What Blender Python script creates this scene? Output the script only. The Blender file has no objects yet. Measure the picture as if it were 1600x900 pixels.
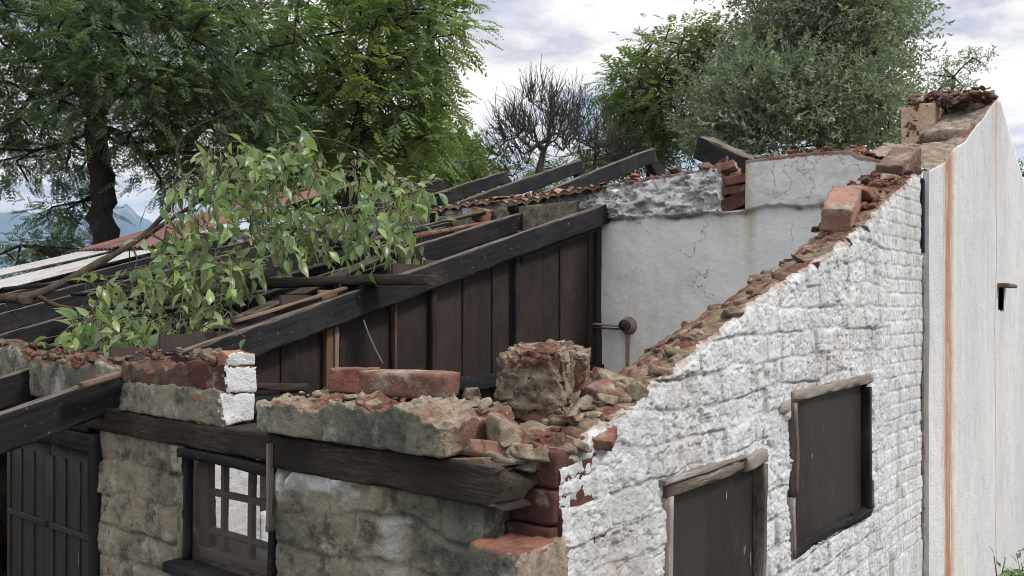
import bpy, math, random
import numpy as np
from mathutils import Vector, Matrix

random.seed(7)
rng = np.random.default_rng(7)
R = math.radians
sc = bpy.context.scene
COL = sc.collection

# ------------------------------------------------------------------ camera
# world axes: X runs along the gable wall (away, to the right), Y along the front wall (away, to the left)
# z = 0 is the photographer's eye height, the ground lies 2.45 m below
GZ = -2.45
CAM = np.array([-1.55, -1.105, 0.0])
FW = np.array([0.779, 0.627, 0.0]); FW /= np.linalg.norm(FW)
RT = np.array([FW[1], -FW[0], 0.0])
FP = 1367.0
cd = bpy.data.cameras.new("camera"); cam = bpy.data.objects.new("camera", cd); COL.objects.link(cam)
cam.location = CAM
cam.rotation_euler = (R(90), 0, math.atan2(FW[1], FW[0]) - R(90))
cd.sensor_width = 36; cd.lens = 36 * FP / 1600; cd.shift_y = 30 / 1600
cd.clip_start = 0.05; cd.clip_end = 30000
sc.camera = cam

# ------------------------------------------------------------------ light
SUN_EL, SUN_AZ_DIR = R(48), np.array([0.25, -1.0])      # light comes from the right-hand side
w = bpy.data.worlds.new("World"); sc.world = w; w.use_nodes = True
nt = w.node_tree; nt.nodes.clear()
def wn(t, **k):
    n = nt.nodes.new(t)
    for a, b in k.items(): setattr(n, a, b)
    return n
out = wn('ShaderNodeOutputWorld')
sky = wn('ShaderNodeTexSky', sky_type='NISHITA'); sky.sun_disc = False
sky.sun_elevation = SUN_EL
sky.sun_rotation = math.atan2(SUN_AZ_DIR[0], SUN_AZ_DIR[1])
sky.dust_density = 1.5
bg1 = wn('ShaderNodeBackground'); bg1.inputs[1].default_value = 0.11
nt.links.new(sky.outputs[0], bg1.inputs[0])
tc = wn('ShaderNodeTexCoord')
sx = wn('ShaderNodeSeparateXYZ'); nt.links.new(tc.outputs['Generated'], sx.inputs[0])
def wm(op, a, b=None, c=None):
    n = wn('ShaderNodeMath', operation=op)
    for i, x in enumerate((a, b, c)):
        if x is None: continue
        if hasattr(x, 'node'): nt.links.new(x, n.inputs[i])
        else: n.inputs[i].default_value = x
    return n.outputs[0]
den = wm('ADD', wm('MAXIMUM', sx.outputs[2], 0.0), 0.16)
cx = wn('ShaderNodeCombineXYZ')
nt.links.new(wm('DIVIDE', sx.outputs[0], den), cx.inputs[0]); nt.links.new(wm('DIVIDE', sx.outputs[1], den), cx.inputs[1])
def wnoise(scale, detail, rough, loc=(0, 0, 0), dist=0.0):
    mp = wn('ShaderNodeMapping'); mp.inputs['Location'].default_value = loc
    nt.links.new(cx.outputs[0], mp.inputs[0])
    n = wn('ShaderNodeTexNoise'); n.inputs['Scale'].default_value = scale; n.inputs['Detail'].default_value = detail
    n.inputs['Roughness'].default_value = rough; n.inputs['Distortion'].default_value = dist
    nt.links.new(mp.outputs[0], n.inputs[0]); return n.outputs[0]
def wramp(x, stops):
    n = wn('ShaderNodeValToRGB'); cr = n.color_ramp
    while len(cr.elements) < len(stops): cr.elements.new(0.5)
    for e, (p, c) in zip(cr.elements, stops):
        e.position = p; e.color = (*c, 1)
    nt.links.new(x, n.inputs[0]); return n.outputs[0]
big = wnoise(0.75, 8, 0.58, (3.1, 0.4, 0), 0.3)
cover = wramp(big, [(.37, (0, 0, 0)), (.47, (1, 1, 1))])
shade = wnoise(1.5, 9, 0.62, (7.7, 2.2, 0), 0.2)
ccol = wramp(shade, [(.38, (0.40, 0.42, 0.50)), (.44, (0.56, 0.555, 0.60)), (.50, (0.80, 0.765, 0.74)), (.58, (1.0, 0.945, 0.88))])
bg2 = wn('ShaderNodeBackground'); nt.links.new(ccol, bg2.inputs[0])
el = wm('MULTIPLY_ADD', wm('MAXIMUM', wm('SUBTRACT', sx.outputs[2], 0.28), 0.0), 1.9, 0.98)
nt.links.new(el, bg2.inputs[1])
mx = wn('ShaderNodeMixShader'); nt.links.new(cover, mx.inputs[0]); nt.links.new(bg1.outputs[0], mx.inputs[1]); nt.links.new(bg2.outputs[0], mx.inputs[2])
nt.links.new(mx.outputs[0], out.inputs[0])

sl = bpy.data.lights.new("sun", 'SUN'); sl.energy = 2.4; sl.angle = R(10); sl.color = (1.0, 0.93, 0.83)
sun = bpy.data.objects.new("sun", sl); COL.objects.link(sun)
sd = np.array([SUN_AZ_DIR[0], SUN_AZ_DIR[1]]); sd /= np.linalg.norm(sd)
tow = Vector((sd[0] * math.cos(SUN_EL), sd[1] * math.cos(SUN_EL), math.sin(SUN_EL)))
sun.rotation_euler = tow.to_track_quat('Z', 'Y').to_euler()
sc.view_settings.view_transform = 'Standard'; sc.view_settings.look = 'None'
sc.view_settings.exposure = 0.42; sc.view_settings.gamma = 1.0; sc.view_settings.use_curve_mapping = False
sc.render.engine = 'CYCLES'
sc.cycles.max_bounces = 6; sc.cycles.transparent_max_bounces = 12
sc.cycles.use_denoising = True; sc.cycles.filter_width = 1.0
sc.cycles.volume_bounces = 0

# ------------------------------------------------------------------ picture -> place helpers (meet a real plane)
def ray(px, py): return FW + RT * ((px - 800) / FP) + np.array([0, 0, (480 - py) / FP])
def at(px, py, F): return CAM + ray(px, py) * F
def on_v(v, px, py):
    r = ray(px, py); t = (v - CAM[1]) / r[1]; p = CAM + r * t; return p[0], p[2]
def on_u(u, px, py):
    r = ray(px, py); t = (u - CAM[0]) / r[0]; p = CAM + r * t; return p[1], p[2]
def on_z(z, px, py):
    r = ray(px, py); t = z / r[2]; p = CAM + r * t; return p[0], p[1]

# ------------------------------------------------------------------ noise
_perm = rng.permutation(4096).astype(np.int64)
_val = rng.random(4096)
def vnoise(p):
    p = np.asarray(p, float); i = np.floor(p).astype(np.int64); f = p - i; f = f * f * f * (f * (f * 6 - 15) + 10)
    def h(a, b, c): return _val[(_perm[(_perm[(_perm[a & 4095] + b) & 4095] + c) & 4095])]
    x, y, z = i[..., 0], i[..., 1], i[..., 2]; fx, fy, fz = f[..., 0], f[..., 1], f[..., 2]
    c00 = h(x, y, z) * (1 - fx) + h(x + 1, y, z) * fx; c10 = h(x, y + 1, z) * (1 - fx) + h(x + 1, y + 1, z) * fx
    c01 = h(x, y, z + 1) * (1 - fx) + h(x + 1, y, z + 1) * fx; c11 = h(x, y + 1, z + 1) * (1 - fx) + h(x + 1, y + 1, z + 1) * fx
    return ((c00 * (1 - fy) + c10 * fy) * (1 - fz) + (c01 * (1 - fy) + c11 * fy) * fz) * 2 - 1
def fbm(p, o=4, g=0.5):
    p = np.asarray(p, float); a = 1.0; s = 0; t = 0
    for k in range(o):
        s = s + a * vnoise(p * (2.03 ** k) + 17.3 * k); t += a; a *= g
    return s / t
def n2(x, y, sc_, seed=0, o=4, g=0.5):
    x, y = np.broadcast_arrays(np.asarray(x, float), np.asarray(y, float))
    return fbm(np.stack([x * sc_ + seed * 7.31, y * sc_ - seed * 3.7, np.full(x.shape, seed * 1.77 + .5)], -1), o, g)
def sstep(a, b, x):
    t = np.clip((x - a) / (b - a), 0, 1); return t * t * (3 - 2 * t)
def hash2(a, b, seed=0):
    return _val[_perm[(_perm[(a.astype(np.int64) + seed * 31) & 4095] + b.astype(np.int64)) & 4095]]

# ------------------------------------------------------------------ mesh helpers
def tag(o, label=None, cat=None, group=None, kind=None):
    if label: o['label'] = label
    if cat: o['category'] = cat
    if group: o['group'] = group
    if kind: o['kind'] = kind
    elif cat: o['kind'] = 'thing'
    return o
def empty(name, loc, label, cat, group=None):
    o = bpy.data.objects.new(name, None); COL.objects.link(o); o.location = loc
    return tag(o, label, cat, group)
def mk(name, V, faces, mats, midx=None, attrs=None, smooth=False, parent=None, matrix=None):
    """faces: array (n,4) or (n,3), or list of such"""
    V = np.asarray(V, np.float32)
    if parent is not None and matrix is None: V = V - np.array(parent.location, np.float32) if parent.type == 'EMPTY' else V
    fl = faces if isinstance(faces, (list, tuple)) else [faces]
    fl = [np.asarray(f, np.int32) for f in fl if len(f)]
    me = bpy.data.meshes.new(name)
    me.vertices.add(len(V)); me.vertices.foreach_set('co', V.ravel())
    loops = np.concatenate([f.ravel() for f in fl]); tot = np.concatenate([np.full(len(f), f.shape[1], np.int32) for f in fl])
    me.loops.add(len(loops)); me.loops.foreach_set('vertex_index', loops)
    me.polygons.add(len(tot)); st = np.concatenate([[0], np.cumsum(tot)[:-1]]).astype(np.int32)
    me.polygons.foreach_set('loop_start', st); me.polygons.foreach_set('loop_total', tot)
    for m in (mats if isinstance(mats, (list, tuple)) else [mats]): me.materials.append(m)
    if midx is not None: me.polygons.foreach_set('material_index', np.asarray(midx, np.int32))
    me.update(calc_edges=True)
    if smooth: me.polygons.foreach_set('use_smooth', np.ones(len(tot), bool))
    for k, a in (attrs or {}).items():
        at_ = me.attributes.new(k, 'FLOAT', 'POINT'); at_.data.foreach_set('value', np.asarray(a, np.float32))
    o = bpy.data.objects.new(name, me); COL.objects.link(o)
    if parent is not None: o.parent = parent
    if matrix is not None: o.matrix_world = matrix
    return o
_bg = {}
def boxgrid(nx, ny, nz):
    key = (nx, ny, nz)
    if key in _bg: return _bg[key]
    V = []; idx = {}; F = []
    def vi(i, j, k):
        if (i, j, k) not in idx: idx[(i, j, k)] = len(V); V.append((2 * i / nx - 1, 2 * j / ny - 1, 2 * k / nz - 1))
        return idx[(i, j, k)]
    for i in range(nx):
        for j in range(ny):
            F.append((vi(i, j, 0), vi(i, j + 1, 0), vi(i + 1, j + 1, 0), vi(i + 1, j, 0)))
            F.append((vi(i, j, nz), vi(i + 1, j, nz), vi(i + 1, j + 1, nz), vi(i, j + 1, nz)))
    for i in range(nx):
        for k in range(nz):
            F.append((vi(i, 0, k), vi(i + 1, 0, k), vi(i + 1, 0, k + 1), vi(i, 0, k + 1)))
            F.append((vi(i, ny, k), vi(i, ny, k + 1), vi(i + 1, ny, k + 1), vi(i + 1, ny, k)))
    for j in range(ny):
        for k in range(nz):
            F.append((vi(0, j, k), vi(0, j, k + 1), vi(0, j + 1, k + 1), vi(0, j + 1, k)))
            F.append((vi(nx, j, k), vi(nx, j + 1, k), vi(nx, j + 1, k + 1), vi(nx, j, k + 1)))
    _bg[key] = (np.array(V), np.array(F)); return _bg[key]
def frame(p0, p1, up=(0, 0, 1)):
    p0 = Vector(p0); p1 = Vector(p1); x = (p1 - p0).normalized(); z = Vector(up); y = z.cross(x).normalized(); z = x.cross(y)
    m = Matrix((x, y, z)).transposed().to_4x4(); m.translation = (p0 + p1) / 2
    return m, (p1 - p0).length
_sd = [0]
def nseed(): _sd[0] += 1; return _sd[0]
def timber(name, p0, p1, w, h, mat, parent=None, up=(0, 0, 1), bend=0.0, rough=0.003, broken=(0, 0), res=0.03, twist=0.0, taper=0.0):
    """squared timber from p0 to p1 (centre line); w across, h deep"""
    m, L = frame(p0, p1, up); s = nseed()
    nx = max(4, min(140, int(L / res))); ny = max(4, min(5, int(w / 0.015))); nz = max(4, min(8, int(h / 0.015)))
    V, F = boxgrid(nx, ny, nz); V = V.copy(); V[:, 1:] = np.sign(V[:, 1:]) * np.abs(V[:, 1:]) ** .30; X = V[:, 0].copy(); Y = V[:, 1].copy(); Z = V[:, 2].copy()
    edge = np.minimum(1 - np.abs(Y), 1) + 0; corner = (np.abs(Y) > .99) & (np.abs(Z) > .99)
    P = np.stack([X * L / 2, Y * w / 2, Z * h / 2], -1)
    P[corner, 1] *= 0.97; P[corner, 2] *= 0.98
    nn = np.stack([fbm(np.stack([P[:, 0] * 3, P[:, 1] * 25, P[:, 2] * 25 + s * 5.1 + k * 9], -1), 3) for k in range(3)], -1)
    P[:, 1] += nn[:, 1] * rough * .8; P[:, 2] += nn[:, 2] * rough * .8
    nk = fbm(np.stack([P[:, 0] * 14, P[:, 1] * 14, P[:, 2] * 14 + s * 3.3], -1), 3)
    ed = corner.astype(float) * np.maximum(nk, 0) * rough * 5
    P[:, 2] -= np.sign(Z) * ed * .7; P[:, 1] -= np.sign(Y) * ed * .5
    if taper: P[:, 2] *= 1 - taper * (X * .5 + .5); P[:, 1] *= 1 - taper * .5 * (X * .5 + .5)
    for e, b in zip((-1, 1), broken):
        if b:
            kk = np.clip(1 - (1 - e * X) * L / 2 / (b * 1.5), 0, 1)
            P[:, 0] -= e * kk * b * (0.5 + 0.9 * fbm(np.stack([P[:, 1] * 60, P[:, 2] * 60, np.full(len(P), s * 1.3)], -1), 2))
    P[:, 2] += bend * (1 - X * X) + 0.5 * rough * np.sin(X * 2.3 + s)
    if twist:
        a = twist * X; c, s_ = np.cos(a), np.sin(a); y, z = P[:, 1].copy(), P[:, 2].copy(); P[:, 1] = y * c - z * s_; P[:, 2] = y * s_ + z * c
    if parent is not None and parent.type == 'EMPTY':
        o = mk(name, P, F, mat); o.parent = parent; o.matrix_basis = Matrix.Translation(-Vector(parent.location)) @ m
    elif parent is not None:
        o = mk(name, P, F, mat); o.parent = parent; o.matrix_basis = (parent.matrix_basis if parent.parent is None else parent.parent.matrix_basis @ parent.matrix_basis).inverted() @ m
    else:
        o = mk(name, P, F, mat); o.matrix_basis = m
    return o
def lump(size, seed, boxy=0.8, amp=0.12, n=10, detail=1.0, corner=None, chip=None):
    """irregular block, size = full extents; boxy >= .9 keeps flat faces and broken edges"""
    sz = np.array(size, float); mxs = max(size); mn = min(size)
    nn = [max(4 if boxy >= .9 else 2, int(round(n * s / mxs))) for s in size]
    V, F = boxgrid(*nn); V = V.copy()
    if boxy >= .9: V = np.sign(V) * np.abs(V) ** .72
    rr = np.random.default_rng(seed * 13 + 5)
    if corner is None: corner = .0 if amp <= .012 else min(.30, amp * 1.6 + .02)
    off = rr.uniform(-corner, corner, (2, 2, 2, 3)); t = (V + 1) / 2
    W = np.zeros_like(V)
    for a in (0, 1):
        for b in (0, 1):
            for c in (0, 1):
                w_ = (t[:, 0] if a else 1 - t[:, 0]) * (t[:, 1] if b else 1 - t[:, 1]) * (t[:, 2] if c else 1 - t[:, 2])
                W += w_[:, None] * off[a, b, c][None]
    e = 10 if boxy < .7 else 26
    pw = (np.abs(V) ** e).sum(1, keepdims=True) ** (1. / e)
    L = np.linalg.norm(V, axis=1, keepdims=True); k = np.clip(1 - boxy, 0, 1) * .8
    Pn = (V / pw) * (1 - k) + (V / L * 1.15) * k
    if boxy >= 1: Pn = V * 1.0
    P = (Pn + W) * (sz / 2)
    q = P / mxs
    d = np.stack([fbm(q * 5 * detail + seed * 3.3 + k_ * 11, 5, .6) for k_ in range(3)], -1)
    P = P + d * amp * mn * (1.0 if boxy < .9 else .8) * (2.0 if boxy < .9 else 1.6)
    # broken edges
    A = np.sort(np.abs(V), axis=1); ew = sstep(.80, 1.0, A[:, 1])
    ch = (amp * 1.2 + .02) if chip is None else chip
    nk = np.maximum(fbm(q * 6 * detail + seed * 7.7, 4, .6) + .08, 0)
    P = P - V * (ew * nk * ch * mn * 2.2)[:, None]
    return P, F
def facet(size, seed, n=8, k=11, rough=.02):
    """fractured stone: a few random planes cut a block, so edges stay sharp"""
    rr = np.random.default_rng(seed * 7 + 3); V, F = boxgrid(n, n, n); V = V.copy()
    d = V / np.linalg.norm(V, axis=1, keepdims=True)
    ax = np.array([[1, 0, 0], [-1, 0, 0], [0, 1, 0], [0, -1, 0], [0, 0, 1], [0, 0, -1.]]) + rr.normal(0, .16, (6, 3))
    ex = rr.normal(0, 1, (k - 6, 3)); N = np.concatenate([ax, ex]); N /= np.linalg.norm(N, axis=1, keepdims=True)
    H = np.concatenate([rr.uniform(.8, 1.0, 6), rr.uniform(.85, 1.15, k - 6)])
    dot = d @ N.T; rad = np.min(np.where(dot > .05, H[None] / np.maximum(dot, .05), 9), 1)
    P = d * rad[:, None]
    P = P + fbm(P * 2.6 + seed * 3.1, 4, .6)[:, None] * rough * 4 * d
    return P * (np.array(size) / 2), F
def M_(loc, rot): 
    from mathutils import Euler
    m = Euler(rot).to_matrix().to_4x4(); m.translation = Vector(loc); return m
def block(name, size, loc, rot, mat, boxy=1.0, amp=0.02, n=14, parent=None, detail=1.5, smooth=False):
    P, F = lump(size, nseed(), boxy, amp, n, detail)
    o = mk(name, P, F, mat, smooth=smooth)
    m = M_(loc, rot)
    if parent is not None:
        o.parent = parent
        m = Matrix.Translation(-Vector(parent.location)) @ m if parent.type == 'EMPTY' else parent.matrix_basis.inverted() @ m
    o.matrix_basis = m
    return o
def tube_arrays(paths, sides=6):
    """paths: list of (pts (n,3), radii (n,))"""
    VV, FF = [], []; base = 0
    for pts, rad in paths:
        pts = np.asarray(pts, float); n = len(pts)
        if n < 2: continue
        t = np.gradient(pts, axis=0); t /= np.linalg.norm(t, axis=1, keepdims=True) + 1e-9
        ref = np.array([0.13, 0.21, 0.97]); a = np.cross(t, ref); bad = np.linalg.norm(a, axis=1) < 1e-3; a[bad] = [1, 0, 0]
        a /= np.linalg.norm(a, axis=1, keepdims=True); b = np.cross(t, a)
        ang = np.arange(sides) * 2 * math.pi / sides
        ring = pts[:, None] + (a[:, None] * np.cos(ang)[None, :, None] + b[:, None] * np.sin(ang)[None, :, None]) * np.asarray(rad)[:, None, None]
        VV.append(ring.reshape(-1, 3))
        i = np.arange(n - 1)[:, None] * sides; j = np.arange(sides)[None]; j2 = (j + 1) % sides
        f = np.stack([i + j, i + j2, i + sides + j2, i + sides + j], -1).reshape(-1, 4) + base
        FF.append(f); base += n * sides
    return np.concatenate(VV), np.concatenate(FF)

# ------------------------------------------------------------------ materials
class Mt:
    def __init__(s, name, coord='Object'):
        s.m = bpy.data.materials.new(name); s.m.use_nodes = True; s.t = s.m.node_tree; s.t.nodes.clear()
        s.out = s.n('ShaderNodeOutputMaterial'); s.b = s.n('ShaderNodeBsdfPrincipled'); s.l(s.b.outputs[0], s.out.inputs[0])
        s.b.inputs['Roughness'].default_value = 0.9; s.b.inputs['Specular IOR Level'].default_value = 0.25
        s.c = s.n('ShaderNodeNewGeometry').outputs['Position'] if coord == 'World' else s.n('ShaderNodeTexCoord').outputs[coord]
    def n(s, t, **k):
        n = s.t.nodes.new(t)
        for a, b in k.items(): setattr(n, a, b)
        return n
    def l(s, a, b): s.t.links.new(a, b)
    def map(s, scale=(1, 1, 1), loc=(0, 0, 0), rot=(0, 0, 0), src=None):
        mp = s.n('ShaderNodeMapping'); mp.inputs['Scale'].default_value = scale; mp.inputs['Location'].default_value = loc; mp.inputs['Rotation'].default_value = rot
        s.l(src or s.c, mp.inputs[0]); return mp.outputs[0]
    def noise(s, scale, detail=5, rough=0.55, vec=None, dist=0.0):
        n = s.n('ShaderNodeTexNoise'); n.inputs['Scale'].default_value = scale; n.inputs['Detail'].default_value = detail
        n.inputs['Roughness'].default_value = rough; n.inputs['Distortion'].default_value = dist
        s.l(vec or s.c, n.inputs['Vector']); return n.outputs[0]
    def voro(s, scale, feature='DISTANCE_TO_EDGE', vec=None):
        n = s.n('ShaderNodeTexVoronoi', feature=feature); n.inputs['Scale'].default_value = scale
        s.l(vec or s.c, n.inputs['Vector']); return n.outputs['Distance']
    def ramp(s, x, stops):
        n = s.n('ShaderNodeValToRGB'); cr = n.color_ramp
        while len(cr.elements) < len(stops): cr.elements.new(0.5)
        for e, (p, c) in zip(cr.elements, stops):
            e.position = p; e.color = (*(c if isinstance(c, (tuple, list)) else (c, c, c)), 1)
        s.l(x, n.inputs[0]); return n.outputs[0]
    def mix(s, f, a, b, mode='MIX'):
        n = s.n('ShaderNodeMix', data_type='RGBA', blend_type=mode)
        for i, x in ((0, f), (6, a), (7, b)):
            if hasattr(x, 'node'): s.l(x, n.inputs[i])
            elif i == 0: n.inputs[0].default_value = x
            else: n.inputs[i].default_value = (*x, 1)
        return n.outputs[2]
    def math(s, op, a, b=None, clamp=False):
        n = s.n('ShaderNodeMath', operation=op, use_clamp=clamp)
        for i, x in enumerate((a, b)):
            if x is None: continue
            if hasattr(x, 'node'): s.l(x, n.inputs[i])
            else: n.inputs[i].default_value = x
        return n.outputs[0]
    def attr(s, name):
        n = s.n('ShaderNodeAttribute', attribute_name=name); return n.outputs['Fac']
    def objrand(s): return s.n('ShaderNodeObjectInfo').outputs['Random']
    def sep(s, src=None):
        n = s.n('ShaderNodeSeparateXYZ'); s.l(src or s.c, n.inputs[0]); return n.outputs
    def color(s, c):
        if hasattr(c, 'node'): s.l(c, s.b.inputs['Base Color'])
        else: s.b.inputs['Base Color'].default_value = (*c, 1)
    def rough(s, v):
        if hasattr(v, 'node'): s.l(v, s.b.inputs['Roughness'])
        else: s.b.inputs['Roughness'].default_value = v
    def bump(s, h, dist=0.01, strength=1.0):
        n = s.n('ShaderNodeBump'); n.inputs['Distance'].default_value = dist; n.inputs['Strength'].default_value = strength
        s.l(h, n.inputs['Height']); s.l(n.outputs[0], s.b.inputs['Normal'])

def m_whitewash():
    t = Mt('whitewashed_brick')
    n1 = t.noise(2.2, 6, .6); n2_ = t.noise(14, 6, .65); n3 = t.noise(70, 5, .7)
    base = t.ramp(n1, [(.3, (.51, .535, .575)), (.55, (.62, .64, .675)), (.75, (.68, .69, .70))])
    streak = t.noise(9, 5, .6, t.map((1, 1, .12)))
    base = t.mix(t.ramp(streak, [(.46, 0.0), (.70, .6)]), base, (.34, .34, .345)); base = t.mix(t.ramp(t.noise(1.4, 6, .7, t.map(loc=(4, 2, 7))), [(.52, 0.0), (.66, .5)]), base, (.38, .365, .34))
    base = t.mix(t.ramp(n2_, [(.53, 0.0), (.68, .6)]), base, (.31, .305, .30))
    dirt = t.math('MULTIPLY', t.attr('joint'), t.ramp(t.noise(6, 5, .7), [(.35, .1), (.62, 1.0)]))
    base = t.mix(t.math('MULTIPLY', dirt, .55), base, (.17, .165, .16))
    fleck = t.math('MULTIPLY', t.ramp(t.noise(26, 5, .7), [(.66, 0.0), (.69, 1.0)]), t.ramp(t.noise(3.1, 3, .5), [(.50, .0), (.62, 1.0)]))
    base = t.mix(fleck, base, (.16, .13, .11))
    base = t.mix(t.math('MULTIPLY', t.attr('chip'), 1.0), base, t.mix(t.ramp(n2_, [(.45, 0.0), (.55, 1.0)]), (.30, .27, .23), (.26, .12, .08)))
    t.color(base); t.rough(.75)
    t.bump(t.math('ADD', t.math('ADD', t.math('MULTIPLY', n2_, .9), t.math('MULTIPLY', n3, .35)), t.math('MULTIPLY', streak, .3)), .020, 1.0)
    return t.m
def m_smooth():
    t = Mt('smooth_white_render', 'World')
    o = t.sep()
    n1 = t.noise(1.6, 6, .6, t.map((1, 1, .25))); n2_ = t.noise(9, 7, .7, t.map((1.2, 1, .45))); n3 = t.noise(90, 4, .6)
    base = t.ramp(n1, [(.3, (.48, .495, .53)), (.55, (.59, .60, .625)), (.75, (.66, .66, .655))])
    base = t.mix(t.ramp(n2_, [(.48, 0.0), (.66, .45)]), base, (.40, .42, .46)); base = t.mix(t.ramp(t.noise(30, 5, .6, t.map((1.6, 1, .08))), [(.55, 0.0), (.70, .30)]), base, (.36, .37, .40))
    # rust runs at fixed places along the wall
    wob = t.math('MULTIPLY', t.math('SUBTRACT', t.noise(2.0, 5, .6, t.map((.6, 0, 1))), .5), .11)
    x = t.math('ADD', o[0], wob)
    def band(c, wd, soft):
        d = t.math('ABSOLUTE', t.math('SUBTRACT', x, c)); return t.math('SUBTRACT', 1.0, t.math('DIVIDE', t.math('SUBTRACT', d, wd), soft, True), True)
    u1 = on_v(-.025, 1481, 500)[0]; u2 = on_v(-.025, 1556, 300)[0]
    k1 = t.math('MULTIPLY', band(u1, .055, .06), t.ramp(t.noise(14, 4, .6, t.map((2, 1, .12))), [(.34, .35), (.55, 1.0)]))
    k1 = t.math('MULTIPLY', band(u1, .03, .11), t.ramp(t.noise(22, 6, .65, t.map((1.6, 1, .05))), [(.40, 0.0), (.47, 1.0)]))
    k1 = t.math('MAXIMUM', k1, t.math('MULTIPLY', band(u1 - .02, .02, .03), t.ramp(t.noise(4, 4, .6, t.map((1, 1, .8))), [(.32, .3), (.5, 1.0)])))
    k2 = t.math('MULTIPLY', band(u1 + .13, .05, .10), t.ramp(t.noise(60, 4, .6, t.map((1.5, 1, .05))), [(.50, 0.0), (.60, .6)]))
    k3 = t.math('MULTIPLY', band(u2, .006, .012), .75)
    k4 = t.math('MULTIPLY', band(u2, .03, .25), t.math('MULTIPLY', t.math('SUBTRACT', o[2], .55, True), t.ramp(t.noise(40, 4, .6, t.map((1, 1, .06))), [(.40, .2), (.6, 1.2)]), True))
    fade = t.math('ADD', t.ramp(o[2], [(.0, .75), (1.0, 1.0)]), 0.0)
    base = t.mix(t.math('MULTIPLY', k2, .8), base, (.48, .27, .12))
    base = t.mix(t.math('MULTIPLY', k4, .8), base, (.40, .24, .14))
    base = t.mix(t.math('MULTIPLY', k1, .95), base, t.mix(t.noise(9, 5, .6, t.map((1, 1, .2))), (.26, .11, .05), (.46, .23, .105)))
    base = t.mix(k3, base, (.36, .24, .17))
    base = t.mix(t.ramp(t.noise(30, 3, .5), [(.70, 0.0), (.74, .8)]), base, (.3, .3, .3))
    t.color(base); t.rough(.7); t.bump(t.math('ADD', n3, t.math('MULTIPLY', t.noise(12, 5, .6), 1.6)), .008, .7)
    return t.m
def m_plaster():
    t = Mt('old_white_plaster', 'World')
    o = t.sep()
    n1 = t.noise(1.7, 5, .6); n2_ = t.noise(11, 6, .65); n3 = t.noise(60, 4, .6)
    base = t.ramp(n1, [(.3, (.61, .62, .625)), (.5, (.72, .72, .715)), (.72, (.76, .745, .71))])
    cn = t.math('ABSOLUTE', t.math('SUBTRACT', t.noise(1.5, 7, .62, t.map(loc=(3, 1, 8))), .5))
    crack = t.ramp(cn, [(.0, 1.0), (.0045, 0.0)])
    crack = t.math('MULTIPLY', crack, t.ramp(t.noise(2.3, 3, .5), [(.44, 0.0), (.56, .8)]))
    base = t.mix(t.ramp(t.noise(2.6, 5, .6, t.map((1, 1.6, .35))), [(.5, 0.0), (.68, .55)]), base, (.50, .47, .38))
    v1, _ = on_u(3.0, 1172, 400)
    d = t.math('ABSOLUTE', t.math('SUBTRACT', t.math('ADD', o[1], t.math('MULTIPLY', t.noise(3, 3, .5), .06)), v1 + .03))
    run = t.math('MULTIPLY', t.math('SUBTRACT', 1.0, t.math('DIVIDE', d, .05), True), t.ramp(o[2], [(0.05, 0.0), (.5, .7)]))
    base = t.mix(run, base, (.40, .33, .20))
    base = t.mix(t.ramp(n2_, [(.62, 0.0), (.75, .5)]), base, (.42, .41, .40))
    base = t.mix(crack, base, (.17, .15, .14))
    up = t.attr('joint')
    base = t.mix(up, base, t.mix(t.ramp(n2_, [(.46, 0.0), (.51, 1.0)]), (.50, .51, .53), t.mix(n3, (.10, .095, .09), (.32, .32, .32))))
    base = t.mix(t.attr('chip'), base, t.mix(t.ramp(t.noise(9, 5, .6), [(.45, 0.0), (.55, 1.0)]), (.17, .06, .04), (.20, .17, .14)))
    t.color(base); t.rough(.8)
    t.bump(t.math('SUBTRACT', t.math('ADD', t.math('MULTIPLY', n2_, 1.0), t.math('MULTIPLY', n3, .25)), t.math('MULTIPLY', crack, .4)), .009, .8)
    return t.m
def m_mudwall():
    t = Mt('mossy_mud_masonry')
    n1 = t.noise(2.6, 6, .65); n2_ = t.noise(11, 7, .7); n3 = t.noise(55, 5, .7)
    base = t.ramp(n1, [(.30, (.085, .09, .075)), (.45, (.155, .155, .125)), (.58, (.24, .225, .175)), (.74, (.30, .255, .19))])
    base = t.mix(t.ramp(n2_, [(.38, .85), (.52, 0.0)]), base, (.045, .05, .042))
    base = t.mix(t.math('MULTIPLY', t.attr('cell'), t.ramp(n2_, [(.40, .1), (.6, .75)])), base, t.mix(n3, (.27, .215, .15), (.37, .33, .27)))
    pale = t.ramp(t.noise(5.5, 7, .7, t.map((1, 1, 1), (3, 3, 3))), [(.54, 0.0), (.63, .8)])
    base = t.mix(pale, base, (.40, .41, .38))
    base = t.mix(t.math('MULTIPLY', t.attr('joint'), .6), base, (.12, .115, .095))
    base = t.mix(t.ramp(t.noise(7, 4, .6, t.map((1, 1, 1), (9, 1, 4))), [(.66, 0.0), (.70, .9)]), base, (.30, .12, .07))
    base = t.mix(t.attr('paint'), base, t.ramp(n2_, [(.35, (.42, .44, .45)), (.6, (.66, .68, .70))]))
    t.color(base); t.bump(t.math('ADD', n2_, t.math('MULTIPLY', n3, .5)), .018, 1.0)
    return t.m
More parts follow.
